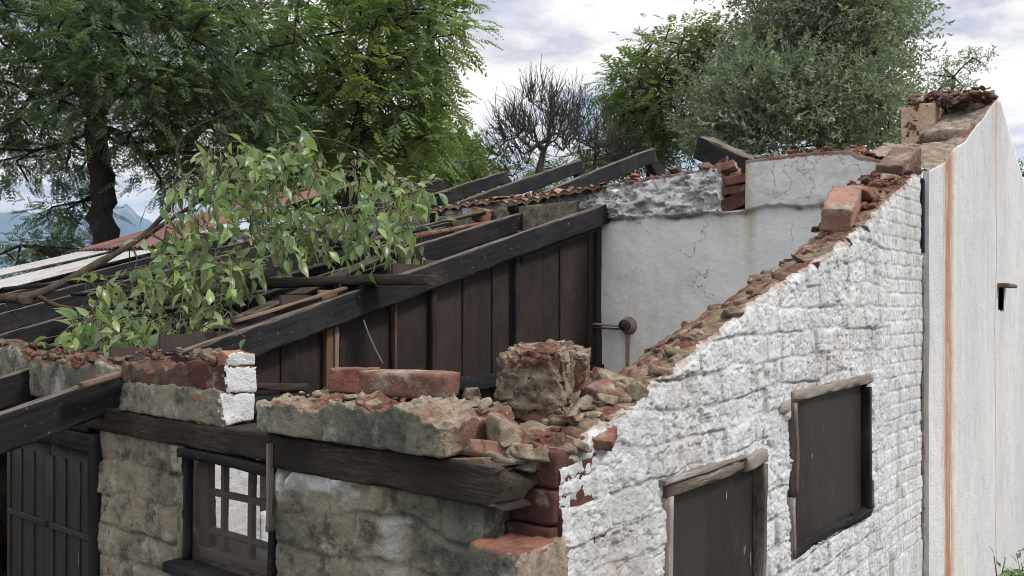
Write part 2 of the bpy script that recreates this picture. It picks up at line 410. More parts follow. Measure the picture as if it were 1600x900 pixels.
def m_rubble(name='mud_mortar_rubble', red=.35, tone=(1, 1, 1)):
    t = Mt(name)
    n1 = t.noise(4.5, 5, .6, t.map(loc=(2, 5, 1))); n2_ = t.noise(22, 6, .7); n3 = t.noise(90, 5, .7)
    mud = t.ramp(n2_, [(.33, tuple(a * b for a, b in zip((.08, .065, .05), tone))), (.5, tuple(a * b for a, b in zip((.22, .18, .14), tone))), (.68, tuple(a * b for a, b in zip((.36, .305, .235), tone)))])
    rd = t.ramp(n3, [(.35, (.075, .033, .026)), (.6, (.185, .085, .064))])
    base = t.mix(t.ramp(n1, [(.62 - red * .3, 0.0), (.68 - red * .3, 1.0)]), mud, rd)
    t.color(base); t.rough(.95); t.bump(t.math('ADD', n2_, t.math('MULTIPLY', n3, .6)), .012, 1.0)
    return t.m
def m_brick(name, a, b, mud=.35, dust=0.3):
    t = Mt(name); rv = t.n('ShaderNodeObjectInfo').outputs['Random']
    off = t.n('ShaderNodeVectorMath', operation='ADD'); cb = t.n('ShaderNodeCombineXYZ'); t.l(t.math('MULTIPLY', rv, 31.0), cb.inputs[0]); t.l(t.c, off.inputs[0]); t.l(cb.outputs[0], off.inputs[1])
    vec = off.outputs[0]
    n1 = t.noise(9, 5, .6, vec); n2_ = t.noise(30, 6, .7, vec); n3 = t.noise(140, 4, .7, vec)
    base = t.mix(t.ramp(n1, [(.35, 0.0), (.65, 1.0)]), a, b)
    base = t.mix(t.ramp(n2_, [(.28, .8), (.45, 0.0)]), base, tuple(x * .3 for x in a))
    m = t.ramp(t.noise(7, 6, .65, vec), [(.60 - mud * .25, 0.0), (.70 - mud * .25, 1.0)])
    base = t.mix(m, base, t.ramp(n2_, [(.35, (.15, .12, .095)), (.65, (.36, .31, .25))]))
    t.color(base); t.rough(.92)
    t.bump(t.math('ADD', t.math('ADD', n2_, t.math('MULTIPLY', n3, .35)), t.math('MULTIPLY', m, .5)), .008, 1.0)
    return t.m
def m_wood(name, dark, light, worn=(.2, .16, .12), wornamt=.3, scale=1.0, blotch=.5, gl=.75, ax=0):
    t = Mt(name); rv = t.objrand()
    off = t.n('ShaderNodeVectorMath', operation='ADD'); cb = t.n('ShaderNodeCombineXYZ'); t.l(t.math('MULTIPLY', rv, 57.0), cb.inputs[1]); t.l(t.math('MULTIPLY', rv, 23.0), cb.inputs[0]); t.l(t.c, off.inputs[0]); t.l(cb.outputs[0], off.inputs[1])
    vec = off.outputs[0]
    g = t.noise(5 * scale, 6, .65, t.map((.6, 14, 14) if ax == 0 else (14, 14, .6), src=vec), .4); g2 = t.noise(14 * scale, 5, .7, t.map((1, 10, 10) if ax == 0 else (10, 10, 1), src=vec)); bl = t.noise(3, 5, .6, vec)
    base = t.mix(t.ramp(g, [(.35, 0.0), (.68, 1.0)]), dark, light)
    base = t.mix(t.math('MULTIPLY', rv, .45), base, tuple(min(1, x * 1.7) for x in light))
    base = t.mix(t.math('MULTIPLY', t.ramp(bl, [(.45, 0.0), (.68, 1.0)]), t.ramp(g2, [(.42, 0.0), (.60, wornamt)])), base, worn)
    base = t.mix(t.ramp(t.noise(4, 4, .6, t.map(loc=(5, 5, 5), src=vec)), [(.52, 0.0), (.7, blotch)]), base, tuple(x * .35 for x in dark))
    if ax == 2: base = t.mix(t.ramp(t.noise(16, 3, .5, t.map((2.2, 2.2, .5), (4, 1, 2), src=vec)), [(.715, 0.0), (.73, .8)]), base, (.36, .31, .27)); base = t.mix(t.ramp(t.noise(1.6, 3, .5, t.map((2.5, 1, .6), src=vec)), [(.42, 0.0), (.50, .5)]), base, tuple(x * 1.7 for x in light))
    t.color(base); t.rough(gl); t.bump(t.math('ADD', g, t.math('MULTIPLY', g2, .5)), .004, .9)
    return t.m
def m_char():
    t = Mt('charred_timber'); rv = t.objrand()
    off = t.n('ShaderNodeVectorMath', operation='ADD'); cb = t.n('ShaderNodeCombineXYZ'); t.l(t.math('MULTIPLY', rv, 41.0), cb.inputs[0]); t.l(t.c, off.inputs[0]); t.l(cb.outputs[0], off.inputs[1]); vec = off.outputs[0]
    g = t.noise(6, 5, .6, t.map((.5, 12, 12), src=vec)); bl = t.noise(3.2, 5, .6, vec); f = t.noise(60, 3, .6, vec)
    base = t.mix(t.ramp(g, [(.35, 0.0), (.7, 1.0)]), (.007, .008, .010), (.019, .020, .024))
    base = t.mix(t.ramp(bl, [(.48, 0.0), (.68, .7)]), base, (.040, .036, .034))
    base = t.mix(t.ramp(f, [(.69, 0.0), (.73, .8)]), base, (.22, .20, .18))
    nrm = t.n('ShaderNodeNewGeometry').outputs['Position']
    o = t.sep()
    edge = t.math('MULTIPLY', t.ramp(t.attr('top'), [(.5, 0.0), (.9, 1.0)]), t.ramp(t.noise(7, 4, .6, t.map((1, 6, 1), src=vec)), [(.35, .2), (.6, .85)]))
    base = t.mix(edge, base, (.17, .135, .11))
    t.color(base); t.rough(.78); t.b.inputs['Specular IOR Level'].default_value = .16; t.bump(t.math('ADD', g, t.math('MULTIPLY', f, .2)), .004, .8)
    return t.m
def m_leaf(name, cols, trans=.35, rough=.45, backmul=None):
    t = Mt(name); a = t.attr('tone')
    c = t.ramp(a, [(i / (len(cols) - 1), k) for i, k in enumerate(cols)])
    if backmul:
        gm = t.n('ShaderNodeNewGeometry').outputs['Backfacing']; c = t.mix(t.math('MULTIPLY', gm, backmul), c, (.21, .27, .17))
    t.color(c); t.rough(rough); t.b.inputs['Specular IOR Level'].default_value = .45
    tr = t.n('ShaderNodeBsdfTranslucent'); t.l(t.mix(1.0, c, (1.35, 1.45, .70), 'MULTIPLY'), tr.inputs[0])
    ms = t.n('ShaderNodeMixShader'); ms.inputs[0].default_value = trans; t.l(t.b.outputs[0], ms.inputs[1]); t.l(tr.outputs[0], ms.inputs[2]); t.l(ms.outputs[0], t.out.inputs[0])
    return t.m
def m_bark(name, a, b):
    t = Mt(name); g = t.noise(7, 6, .7, t.map((3, 3, .5))); t.color(t.mix(t.ramp(g, [(.35, 0.0), (.7, 1.0)]), a, b)); t.bump(g, .03, 1.0); return t.m
def m_rustsheet(name, paint, rust, amt):
    t = Mt(name); n = t.noise(1.8, 6, .7, t.map((.5, 1, 1))); n2_ = t.noise(14, 5, .7)
    base = t.mix(t.ramp(n, [(.62 - amt * .3, 0.0), (.72 - amt * .3, 1.0)]), paint, rust)
    base = t.mix(t.ramp(n2_, [(.5, 0.0), (.7, .5)]), base, tuple(x * .6 for x in rust)); t.color(base); t.rough(.55); t.bump(n2_, .003, .5); return t.m

TOPM = m_rubble('tan_mortar_top', .38, (.92, .84, .76)); WW = m_whitewash(); SM = m_smooth(); PL = m_plaster(); MUD = m_mudwall()
RUB = m_rubble(); RUBR = m_rubble('red_brick_rubble', .75, (.8, .62, .5)); RUBD = m_rubble('dark_mud_rubble', .08, (.55, .52, .5))
RUBG = m_rubble('pale_mortar_rubble', .05, (1.1, 1.12, 1.15))
BR = m_brick('red_brick', (.13, .055, .042), (.215, .095, .07), .35); BRM = m_brick('muddy_brick', (.13, .065, .050), (.21, .115, .088), .45)
BRO = m_brick('orange_brick', (.25, .10, .06), (.34, .16, .10), .3); BRD = m_brick('dark_brick', (.055, .027, .023), (.11, .05, .040), .3)
BRP = m_brick('pale_pink_brick', (.25, .13, .10), (.32, .19, .15), .35); BRB = m_brick('brown_brick', (.13, .08, .062), (.19, .12, .09), .3)
CHAR = m_char()
PLANK = m_wood('dark_stained_board', (.010, .0075, .007), (.027, .019, .017), (.11, .08, .07), .35, 1.0, .5, .7)
WOODB = m_wood('brown_timber', (.045, .026, .017), (.12, .07, .045), (.30, .23, .18), .5, 1.8)
WOODD = m_wood('old_dark_beam', (.008, .007, .0065), (.032, .025, .020), (.14, .105, .08), .6, 1.5)
WOODW = m_wood('weathered_painted_timber', (.085, .065, .055), (.24, .21, .19), (.45, .45, .46), 1.0, 2.2, .5)
WOODO = m_wood('tan_timber_edge', (.08, .052, .038), (.19, .135, .10), (.33, .26, .2), .5, 1.5)
BOARD = m_wood('brown_shutter_board', (.017, .0135, .0135), (.025, .020, .020), (.12, .10, .09), .30, .6, .3, .5, 2)
WOODG = m_wood('grey_brown_trim', (.035, .026, .021), (.13, .10, .082), (.42, .40, .39), .8, 2.2, .6)
DOORM = m_wood('dark_door_board', (.012, .010, .011), (.022, .019, .020), (.10, .09, .085), .2, .6, .3, .55, 2)

def flat(name, col, rough=.8, metal=0.0):
    t = Mt(name); n = t.noise(20, 4, .6); t.color(t.mix(t.ramp(n, [(.35, 0.0), (.7, 1.0)]), tuple(x * .7 for x in col), tuple(min(1, x * 1.2) for x in col))); t.rough(rough); t.b.inputs['Metallic'].default_value = metal; t.bump(n, .003, .5); return t.m

# ------------------------------------------------------------------ setting: ground, hills
def build_ground():
    t = Mt('rough_grass_ground'); n = t.noise(.5, 6, .6); n2_ = t.noise(9, 5, .7)
    t.color(t.mix(t.ramp(n, [(.4, 0.0), (.6, 1.0)]), t.mix(n2_, (.03, .05, .018), (.07, .09, .03)), t.mix(n2_, (.10, .08, .05), (.17, .135, .09)))); t.bump(n2_, .04, 1.0)
    xs = np.concatenate([-np.geomspace(4400, 6, 26), np.linspace(-5, 16, 60), np.geomspace(18, 4400, 26)])
    X, Y = np.meshgrid(xs, xs, indexing='ij')
    far = np.clip((np.hypot(X, Y) - 20) / 200, 0, 1)
    Z = GZ + n2(X, Y, .35, 3) * .08 * (1 - far) + 1.5 * far * n2(X, Y, .004, 4)
    Z = np.where((X > -.4) & (X < 6) & (Y > -.4) & (Y < 9), GZ, Z)
    n_ = len(xs); i = np.arange(n_ - 1)[:, None] * n_; j = np.arange(n_ - 1)[None]
    F = np.stack([i + j, i + n_ + j, i + n_ + j + 1, i + j + 1], -1).reshape(-1, 4)
    tag(mk('ground', np.stack([X, Y, Z], -1).reshape(-1, 3), F, t.m, smooth=True), kind='structure')
build_ground()
def build_hills():
    t = Mt('snowy_hazed_rock'); o = t.sep(); n = t.noise(.011, 7, .65); n2_ = t.noise(.004, 6, .6, t.map((1, 1, 2)))
    hazed_rock = t.ramp(n2_, [(.35, (.035, .07, .10)), (.65, (.07, .11, .14))])  # blue of the distant haze is put into the stone colour
    snowm = t.math('MULTIPLY', t.ramp(n, [(.50, 0.0), (.58, 1.0)]), t.ramp(t.math('DIVIDE', o[2], 490.0), [(.55, 0.0), (.85, .8)]))
    t.color(t.mix(snowm, hazed_rock, (.75, .78, .82))); t.bump(n, 30, 1.0)
    # ridge profile traced as (px, height px above the horizon); real distance about 5.5 km
    prof = np.array([(-900, 120), (-500, 150), (-200, 140), (-60, 160), (20, 162), (60, 150), (110, 140), (150, 150), (185, 158), (199, 170), (215, 150), (250, 128), (300, 120), (360, 132), (420, 110), (520, 70), (640, 40), (760, 24), (1000, 22), (1500, 28), (2100, 22)], float)
    nx, ny = 520, 60
    px = np.linspace(-900, 2100, nx); hh = np.interp(px, prof[:, 0], prof[:, 1])
    D0 = 3000.0; V = []
    for j in range(ny):
        s = j / (ny - 1); F = D0 - 800 + 1400 * s
        env = np.where(s < .58, sstep(0, .58, s) ** .8 if s > 0 else 0, 1 - .6 * (s - .58) / .42) if True else 0
        base = CAM[None] + (FW[None] + RT[None] * ((px - 800) / FP)[:, None]) * F
        h = hh / FP * D0 * float(env)
        rid = 1 - np.abs(n2(base[:, 0], base[:, 1], .003, 11, 5))
        h = h * (.72 + .28 * rid) + n2(base[:, 0], base[:, 1], .011, 12, 4) * 12 * float(env)
        base[:, 2] = GZ + np.maximum(h, -20); V.append(base)
    V = np.array(V).reshape(-1, 3); i = np.arange(ny - 1)[:, None] * nx; j = np.arange(nx - 1)[None]
    F = np.stack([i + j, i + j + 1, i + nx + j + 1, i + nx + j], -1).reshape(-1, 4)
    tag(mk('mountains', V, F, t.m, smooth=True), kind='structure')
build_hills()

# ------------------------------------------------------------------ walls
def brick_relief(s, z, L=.25, H=.085, seed=0, warp=.012, joint=.014, jit=.006, wl=None):
    ws = s + n2(s, z, 5, seed + 1, 3) * warp; wz = z + n2(s, z, 3, seed + 2, 3) * warp
    row = np.floor(wz / H); fz = wz / H - row
    ll = L
    so = ws / ll + (row % 2) * .5 + (hash2(row, row * 0 + 3, seed) - .5) * .35
    col = np.floor(so); fs = so - col
    dz = np.minimum(fz, 1 - fz) * H; ds = np.minimum(fs, 1 - fs) * ll
    d = np.minimum(dz, ds) + n2(s, z, 28, seed + 4, 3) * .004
    m = 1 - sstep(joint * .25, joint, d)
    cell = (hash2(row, col, seed) - .5) * 2
    tilt = (hash2(row, col, seed + 7) - .5) * (fs - .5) * .02
    return m, cell * jit + tilt, cell

def colwall(name, org, sdir, ndir, s, ztf, ztb, zbot, thick, relief, mats, holes=(), dz=.008, zfine=None, cap=.012, capseed=0, parent=None, nt=14, backrows=6, capfn=None, splay=0.0):
    """column-built wall: front face rows, rubble top across the thickness, back face.  relief(s,z)->(n, attrs)"""
    ns = len(s); zf = zbot if zfine is None else zfine
    nf = int((np.max(ztf) - zf) / dz) + 2
    tt = np.linspace(0, 1, nf)
    Zf = zf + (ztf[:, None] - zf) * tt[None]
    if zfine is not None:
        zc = np.linspace(zbot, zf, 8)[:-1]; Zf = np.concatenate([np.repeat(zc[None], ns, 0), Zf], 1)
    S = np.repeat(s[:, None], Zf.shape[1], 1)
    N, at_ = relief(S, Zf)
    rows = Zf.shape[1]
    # top
    q = np.linspace(0, 1, nt + 1)[1:]
    Sn = np.repeat(s[:, None], nt, 1); Nt = -thick * q[None] + np.zeros_like(Sn) + N[:, -1:] * (1 - q[None])
    Zt = ztf[:, None] * (1 - q[None]) + ztb[:, None] * q[None]
    r = n2(Sn, Nt, 16, capseed + 5, 5, .6); r2 = n2(Sn, Nt, 5, capseed + 6, 3)
    Zt = Zt + (np.abs(r) * 1.6 + r2 * .8) * cap * np.sin(np.clip(q * math.pi, .25, math.pi - .25))[None]
    Nt = Nt + n2(Sn, Zt, 20, capseed + 9, 3) * cap * .5
    if capfn is not None: Zt = Zt + capfn(Sn, Nt)
    # back
    b = np.linspace(0, 1, backrows + 1)[1:]
    Sb = np.repeat(s[:, None], backrows, 1); Zb = Zt[:, -1:] * (1 - b[None]) + zbot * b[None]; Nb = np.full_like(Sb, -thick) + Nt[:, -1:] * 0
    SS = np.concatenate([S, Sn, Sb], 1); ZZ = np.concatenate([Zf, Zt, Zb], 1); NN = np.concatenate([N, Nt, Nb], 1)
    tot = SS.shape[1]
    P = np.array(org)[None, None] + SS[..., None] * np.array(sdir) + NN[..., None] * np.array(ndir) + ZZ[..., None] * np.array([0, 0, 1.])
    i = np.arange(ns - 1)[:, None] * tot; j = np.arange(tot - 1)[None]
    F = np.stack([i + j, i + tot + j, i + tot + j + 1, i + j + 1], -1)
    seg = np.where(np.arange(tot - 1) < rows - 1, 0, np.where(np.arange(tot - 1) < rows - 1 + nt, 1, 2)); seg = np.repeat(seg[None], ns - 1, 0)
    keep = np.ones(seg.shape, bool)
    sc_ = (SS[:-1, :-1] + SS[1:, 1:]) / 2; zc_ = (ZZ[:-1, :-1] + ZZ[1:, 1:]) / 2
    for (a0, a1, b0, b1) in holes:
        keep &= ~((sc_ > a0) & (sc_ < a1 + splay * (seg == 2)) & (zc_ > b0) & (zc_ < b1) & (seg != 1))
    F = F[keep]; seg = seg[keep]
    V = P.reshape(-1, 3)
    # end caps
    ends = []
    e0 = np.arange(tot); 
    caps_F = []; nv = len(V)
    # strip end caps: join front row k to the back by quads between front rows and matching back rows
    V2 = [V]; att = {k: np.concatenate([a, np.zeros((ns, tot - rows))], 1).ravel() for k, a in at_.items()}
    capv = 0
    for col_i, flip in ((0, True), (ns - 1, False)):
        a = P[col_i, :rows]; bb = a.copy(); bb = bb + (np.array(ndir) * (-thick) - np.array(ndir) * NN[col_i, :rows, None])
        m_ = 5; g = [a * (1 - k / m_) + bb * (k / m_) for k in range(m_ + 1)]
        g = np.array(g); 
        nz = fbm(g * 14, 3) * .006; g[1:-1] += (np.array(sdir) * nz[1:-1, :, None])
        base = nv + capv; V2.append(g.reshape(-1, 3)); capv += g.shape[0] * g.shape[1]
        ii = np.arange(m_)[:, None] * rows; jj = np.arange(rows - 1)[None]
        f = np.stack([base + ii + jj, base + ii + jj + 1, base + ii + rows + jj + 1, base + ii + rows + jj], -1).reshape(-1, 4)
        if flip: f = f[:, ::-1]
        f = f[:, ::-1]
        caps_F.append(f)
    V = np.concatenate(V2); att = {k: np.concatenate([a, np.zeros(capv)]) for k, a in att.items()}
    Fall = np.concatenate([F] + caps_F); mi = np.concatenate([seg] + [np.full(len(f), 3 if len(mats) > 3 else 0) for f in caps_F])
    if np.dot(np.cross(np.array(sdir), [0, 0, 1.]), np.array(ndir)) < 0: Fall = Fall[:, ::-1]
    return mk(name, V, Fall, mats, mi, att, parent=parent)

def interp_px(pts, fn):
    a = np.array([fn(x, y) for x, y in pts]); i = np.argsort(a[:, 0]); a = a[i]; return lambda s: np.interp(s, a[:, 0], a[:, 1])

# -- whitewashed side wall (plane y = 0)
front_top = interp_px([(876, 735), (885, 725), (897, 712), (915, 690), (925, 680), (945, 665), (980, 640), (1000, 632), (1010, 612), (1040, 590), (1065, 568), (1095, 543), (1115, 527), (1143, 503), (1175, 479), (1192, 468), (1220, 447), (1241, 434), (1265, 418), (1290, 400), (1329, 371), (1354, 354), (1368, 334), (1398, 306), (1432, 274), (1447, 262)], lambda x, y: on_v(0, x, y))
back_top = interp_px([(800, 700), (860, 640), (930, 612), (960, 588), (1055, 522), (1104, 493), (1192, 429), (1236, 408), (1262, 380), (1300, 345), (1335, 300), (1390, 262), (1410, 240)], lambda x, y: on_v(.23, x, y))
WIN = []
a = on_v(0, 1237, 615); b = on_v(0, 1358, 800); w2 = (a[0], b[0], -.84, a[1] - .012)
a = on_v(0, 1043, 772); b = on_v(0, 1192, 712); w1 = (a[0], b[0], -1.10, -.475)
def rel_side(S, Z):
    jw = .006 + .007 * sstep(-.3, .5, n2(S, Z, 4, 27, 3))
    j, c, cell = brick_relief(S, Z, .225, .086, 3, .034, jw, .0065)
    j = j * sstep(-.55, .15, n2(S, Z, 3.5, 28, 4))
    fine = sstep(2.25, 2.55, S)          # near the tall wall the bricks are regular and thinly painted
    j2, c2, _ = brick_relief(S, Z, .115, .062, 5, .004, .007, .003)
    r = n2(S, Z, 9, 21, 5, .6); big = n2(S, Z, 2.0, 22, 3); lay = n2(S, Z, 34, 24, 3)
    fib = n2(S, Z * .35, 45, 25, 3)
    n = (1 - fine) * (-.0068 * j * (.45 + .75 * sstep(-.3, .4, big)) + c * .8 + r * .006 - .004 * sstep(.02, .05, n2(S, Z, 6.5, 29, 5, .6)) + .002 * sstep(.08, .11, n2(S, Z, 11, 30, 5, .6)) + lay * .0018 - .005 * sstep(.80, .95, 1 - np.abs(n2(S, Z, 16, 32, 4, .55)) * 2.2)) + fine * (-.0038 * j2 + c2 * .7 + r * .006)
    n = n + big * .010 + fib * .003
    zt = front_top(S); d = zt - Z
    n = n - .030 * np.exp(-np.maximum(d, 0) / .010) * (n2(S, Z, 30, 26, 3) * .7 + .45)
    # missing plaster patches
    holes = sstep(.30, .34, n2(S, Z, 5.5, 31, 5, .62) + .10 * n2(S, Z, 30, 35, 3))
    near = ((S > w1[1] - .02) & (S < w1[1] + .12) & (Z < -.72) & (Z > -.95)).astype(float)
    n = n - .006 * holes
    chip = holes * .22 * (1 - fine) + (d < .012 + .02 * n2(S, Z, 20, 33, 3)) * .55
    chip = np.maximum(chip, ((S > 2.42) & (S < 2.55) & (Z < -.82)).astype(float) * .5 * sstep(0, .3, n2(S, Z, 9, 44)))
    jj = np.clip((1 - fine) * j + fine * j2 * .5, 0, 1)
    # dark run-off patch at the upper right, near the joint
    return n, {'joint': jj, 'chip': np.clip(chip, 0, 1)}
side = empty('side_wall', (0, 0, GZ), 'whitewashed lean-to side wall of rough brick, its broken top sloping up to the right', 'wall')
s = np.linspace(0.0, 3.0, 620)
ztf = front_top(s) + n2(s, s * 0, 14, 51, 4, .6) * .012 + n2(s, s * 0, 45, 52, 2) * .005
ztb = back_top(s) + n2(s, s * 0, 12, 53, 4) * .012
colwall('masonry', (0, 0, 0), (1, 0, 0), (0, -1, 0), s, ztf, ztb, GZ, .23, rel_side, [WW, TOPM, PL, BRD], backrows=60, holes=(w1, w2), dz=.0055, zfine=-1.15, cap=.030, parent=side, nt=22, capseed=2)

# -- tall smooth gable wall, proud of the side wall
TV = -.025
tall_top = interp_px([(1444, 270), (1475, 254), (1489, 233), (1507, 221), (1520, 203), (1538, 180), (1556, 156), (1562, 157), (1569, 178), (1578, 211), (1591, 256), (1600, 291), (1640, 440)], lambda x, y: on_v(TV, x, y))
tall_back = interp_px([(1440, 250), (1455, 207), (1490, 187), (1529, 162), (1553, 150)], lambda x, y: on_v(.28, x, y))
uA = 3.0; uR = on_v(TV, 1556, 156)[0]
gab = empty('gable_wall', (uA, TV, GZ), 'tall smooth white gable wall with an orange rust streak down its left side', 'wall')
s = np.linspace(uA, 8.2, 340)
slot = on_v(TV, 1560.5, 448); slot2 = on_v(TV, 1569, 486)
slotr = (slot[0], slot2[0], slot2[1], slot[1])
def rel_tall(S, Z):
    n = n2(S, Z, 1.2, 61, 3) * .008 + n2(S, Z, 12, 62, 4) * .0018
    return n, {'joint': S * 0, 'chip': S * 0}
tt_ = np.where(s < uR + .75, tall_top(s), tall_top(np.array(uR + .75)) - (s - uR - .75) * .42) + n2(s, s * 0, 9, 63, 3) * .008
tb_ = np.where(s < uR, np.minimum(tall_back(s), tt_ + .12), tt_)
colwall('masonry', (0, TV, 0), (1, 0, 0), (0, -1, 0), s, tt_, tb_, GZ, .30, rel_tall, [SM, RUB, PL, SM], holes=(slotr,), dz=.02, cap=.034, parent=gab, nt=14, capseed=8)
timber('vent_ledge', (slot[0] - .05, TV - .03, slot[1] + .012), (slot2[0] + .07, TV - .03, slot[1] + .006), .07, .022, WOODO, parent=gab)
block('vent_recess', (slotr[1] - slotr[0] + .04, .05, slotr[3] - slotr[2] + .04), ((slotr[0] + slotr[1]) / 2, TV + .10, (slotr[2] + slotr[3]) / 2), (0, 0, 0), flat('dark_vent', (.02, .02, .02)), parent=gab, n=4, amp=.005)
# downpipe-like dark joint between the two walls
jt = interp_px([(1436, 268), (1441, 500)], lambda x, y: (y, x))
block('joint_strip', (.032, .012, .36), (2.965, -.006, .44), (0, 0, 0), CHAR, parent=gab, n=22, amp=.006, boxy=.97)
block('joint_strip', (.022, .012, 2.2), (2.975, -.006, -.86), (0, 0, 0), RUBG, parent=gab, n=30, amp=.002, boxy=.97)
timber('verge_board', (uR + .10, .02, tt_[np.searchsorted(s, uR + .1)] + .0), (uR + 1.6, .02, tt_[np.searchsorted(s, uR + 1.6)] + .03), .05, .10, CHAR, parent=gab, broken=(.02, .05))

# -- chimney stub / cross wall at the ridge
OCH = Mt('ochre_stained_plaster', 'World'); n1 = OCH.noise(3, 5, .6, OCH.map((1, 1, .3))); pp = OCH.noise(6.5, 6, .62)
bb_ = OCH.ramp(n1, [(.35, (.56, .50, .45)), (.5, (.50, .38, .27)), (.7, (.42, .26, .15))])
OCH.color(OCH.mix(OCH.ramp(pp, [(.55, 0.0), (.575, 1.0)]), bb_, (.13, .05, .04))); OCH.bump(OCH.math('SUBTRACT', OCH.noise(30, 5, .6), OCH.math('MULTIPLY', OCH.ramp(pp, [(.55, 0.0), (.57, 1.0)]), .8)), .02, 1.0)
cu = 4.40; va, _ = on_u(cu, 1408, 200)
stub = empty('chimney_stub', (cu, .28, .3), 'broken chimney stub with ochre stained peeling plaster beside the gable peak', 'chimney')
zt_c = interp_px([(1408, 158), (1440, 150), (1480, 150), (1530, 152)], lambda x, y: on_u(cu, x, y))
s = np.linspace(.27, va, 40)
colwall('masonry', (cu, 0, 0), (0, 1, 0), (-1, 0, 0), s, zt_c(s) - .045, zt_c(s) - .03, -.2, .34, lambda S, Z: (n2(S, Z, 6, 71, 4) * .012, {'joint': S * 0, 'chip': S * 0}), [OCH.m, RUBR, BR, OCH.m], dz=.02, cap=.05, parent=stub, nt=12, capseed=12)
CAPPTS = [(cu + .0 + random.uniform(-.01, .36), random.uniform(-.02, va - .03), 1.325 + random.uniform(-.035, .03)) for k in range(190)]

# -- inner wall at u = 3
UI = 3.0
inner_top = interp_px([(640, 335), (660, 332), (770, 316), (850, 306), (930, 296), (960, 288), (1000, 281), (1060, 272), (1110, 261), (1124, 256), (1128, 272), (1135, 283), (1162, 287), (1167, 254), (1173, 251), (1210, 246), (1260, 240), (1300, 238), (1330, 237), (1345, 246), (1400, 252), (1440, 262)], lambda x, y: on_u(UI, x, y))
g0 = on_u(UI, 1128, 300)[0]; g1 = on_u(UI, 1167, 300)[0]; vP = on_u(UI, 936, 300)[0]
def rel_inner(S, Z):
    edge = .535 + n2(S, Z * 0, 5, 81, 4, .6) * .035
    up = sstep(-.004, .004, Z - edge)
    gap = ((S < g0) & (S > g1)).astype(float) * sstep(.52, .56, Z)
    left = (S > vP).astype(float)
    rg = n2(S, Z, 13, 82, 5, .6)
    roughband = sstep(g1 + .05, g0, S)
    n = n2(S, Z, 2.2, 83, 3) * .010 + n2(S, Z, 14, 84, 4) * .0022
    n = n + up * (.034 + rg * .012 * (.35 + .9 * roughband) - .018 * sstep(.05, .3, n2(S, Z, 11, 85, 4, .6)) * roughband)
    j, c, _ = brick_relief(S, Z, .23, .085, 9)
    n = n * (1 - gap) + gap * (-.11 + c * 5 - .03 * j)
    lip = np.exp(-np.abs(Z - edge + .006) / .012) * sstep(-.1, .25, n2(S, Z * 0, 7, 86, 3))
    n = n - lip * .032 + up * roughband * (.010 * sstep(.0, .06, n2(S, Z, 12, 87, 5, .6)) - .012 * sstep(.75, .95, 1 - np.abs(n2(S, Z, 9, 88, 4)) * 2.5))
    chip = np.clip(lip * .9 + gap + (inner_top(S) - Z < .02) * .9, 0, 1)
    rq = n2(S * .55, Z * 1.5, 17, 89, 5, .62)
    grey = up * (.22 + .62 * roughband * sstep(.03, .07, rq)) + left * .8
    n = n - up * roughband * .016 * sstep(.02, .06, rq)
    return n, {'joint': np.clip(grey, 0, 1), 'chip': chip}
inn = empty('inner_wall', (UI, 0, GZ), 'white plastered cross wall inside the roofless room, with a cracked grey upper band', 'wall')
s = np.concatenate([np.linspace(.0, 2.2, 330), np.linspace(2.21, 7.6, 330)])
zt = inner_top(s) + n2(s, s * 0, 14, 91, 4, .6) * .012
zb = zt + .01
colwall('masonry', (UI, 0, 0), (0, 1, 0), (-1, 0, 0), s, zt, zb, GZ, .30, rel_inner, [PL, RUBR, PL, PL], dz=.007, zfine=-.25, cap=.026, parent=inn, nt=16, capseed=20)
# grey concrete infill panels left of the partition, with a corrugated fringe of mortar on top
CONC = m_rubble('grey_concrete_infill', -.6, (.78, .82, .80))
for (xa, xb, yt, yb) in ((782, 905, 318, 358), (655, 757, 334, 372)):
    v0, z0 = on_u(UI - .03, xb, yt); v1, z1 = on_u(UI - .03, xa, yt + 8); zb0 = on_u(UI - .03, xa, yb)[1] - .05
    P, F = lump((.06, v1 - v0, max(z0, z1) - zb0), nseed(), 1.0, .006, 24, 2)
    o = mk('infill_panel', P, F, CONC); o.parent = inn; o.location = Vector((UI - .04, (v0 + v1) / 2, (max(z0, z1) + zb0) / 2)) - Vector(inn.location)
def fringe(xa, xb, ya, yb, name):
    v0, z0 = on_u(UI - .07, xb, yb); v1, z1 = on_u(UI - .07, xa, ya)
    nv, nu = int((v1 - v0) / .006), 22
    vv = np.linspace(v0, v1, nv); uu = np.linspace(0, .36, nu)
    VV_, UU = np.meshgrid(vv, uu, indexing='ij')
    wave = np.abs(np.sin(VV_ * math.pi / .085)) * .020 - .008
    base = np.interp(VV_, [v0, v1], [z0, z1])
    edge = n2(VV_, VV_ * 0, 20, 95, 3) * .025
    Zt = base + wave + UU * .10 + n2(VV_, UU, 22, 96, 4) * .008 + n2(VV_, UU, 4, 98, 3) * .02
    Xt = UI - .07 + UU + edge * (1 - UU / .36)
    top = np.stack([Xt, VV_, Zt], -1); bot = top.copy(); bot[..., 2] -= .022 + np.abs(n2(VV_, UU, 14, 97, 3)) * .02
    V = np.concatenate([top.reshape(-1, 3), bot.reshape(-1, 3)]); i = np.arange(nv - 1)[:, None] * nu; j = np.arange(nu - 1)[None]
    f = np.stack([i + j, i + j + 1, i + nu + j + 1, i + nu + j], -1).reshape(-1, 4)[:, ::-1]; K = nv * nu
    e = np.arange(nv - 1) * nu; fe = np.stack([e, e + nu, e + nu + K, e + K], -1)
    mk(name, V, [f, f[:, ::-1] + K, fe], m_rubble('corrugated_mortar', .25, (.95, .85, .75)), parent=inn)
fringe(780, 938, 316, 290, 'corrugated_mortar')
fringe(652, 772, 332, 310, 'corrugated_mortar')

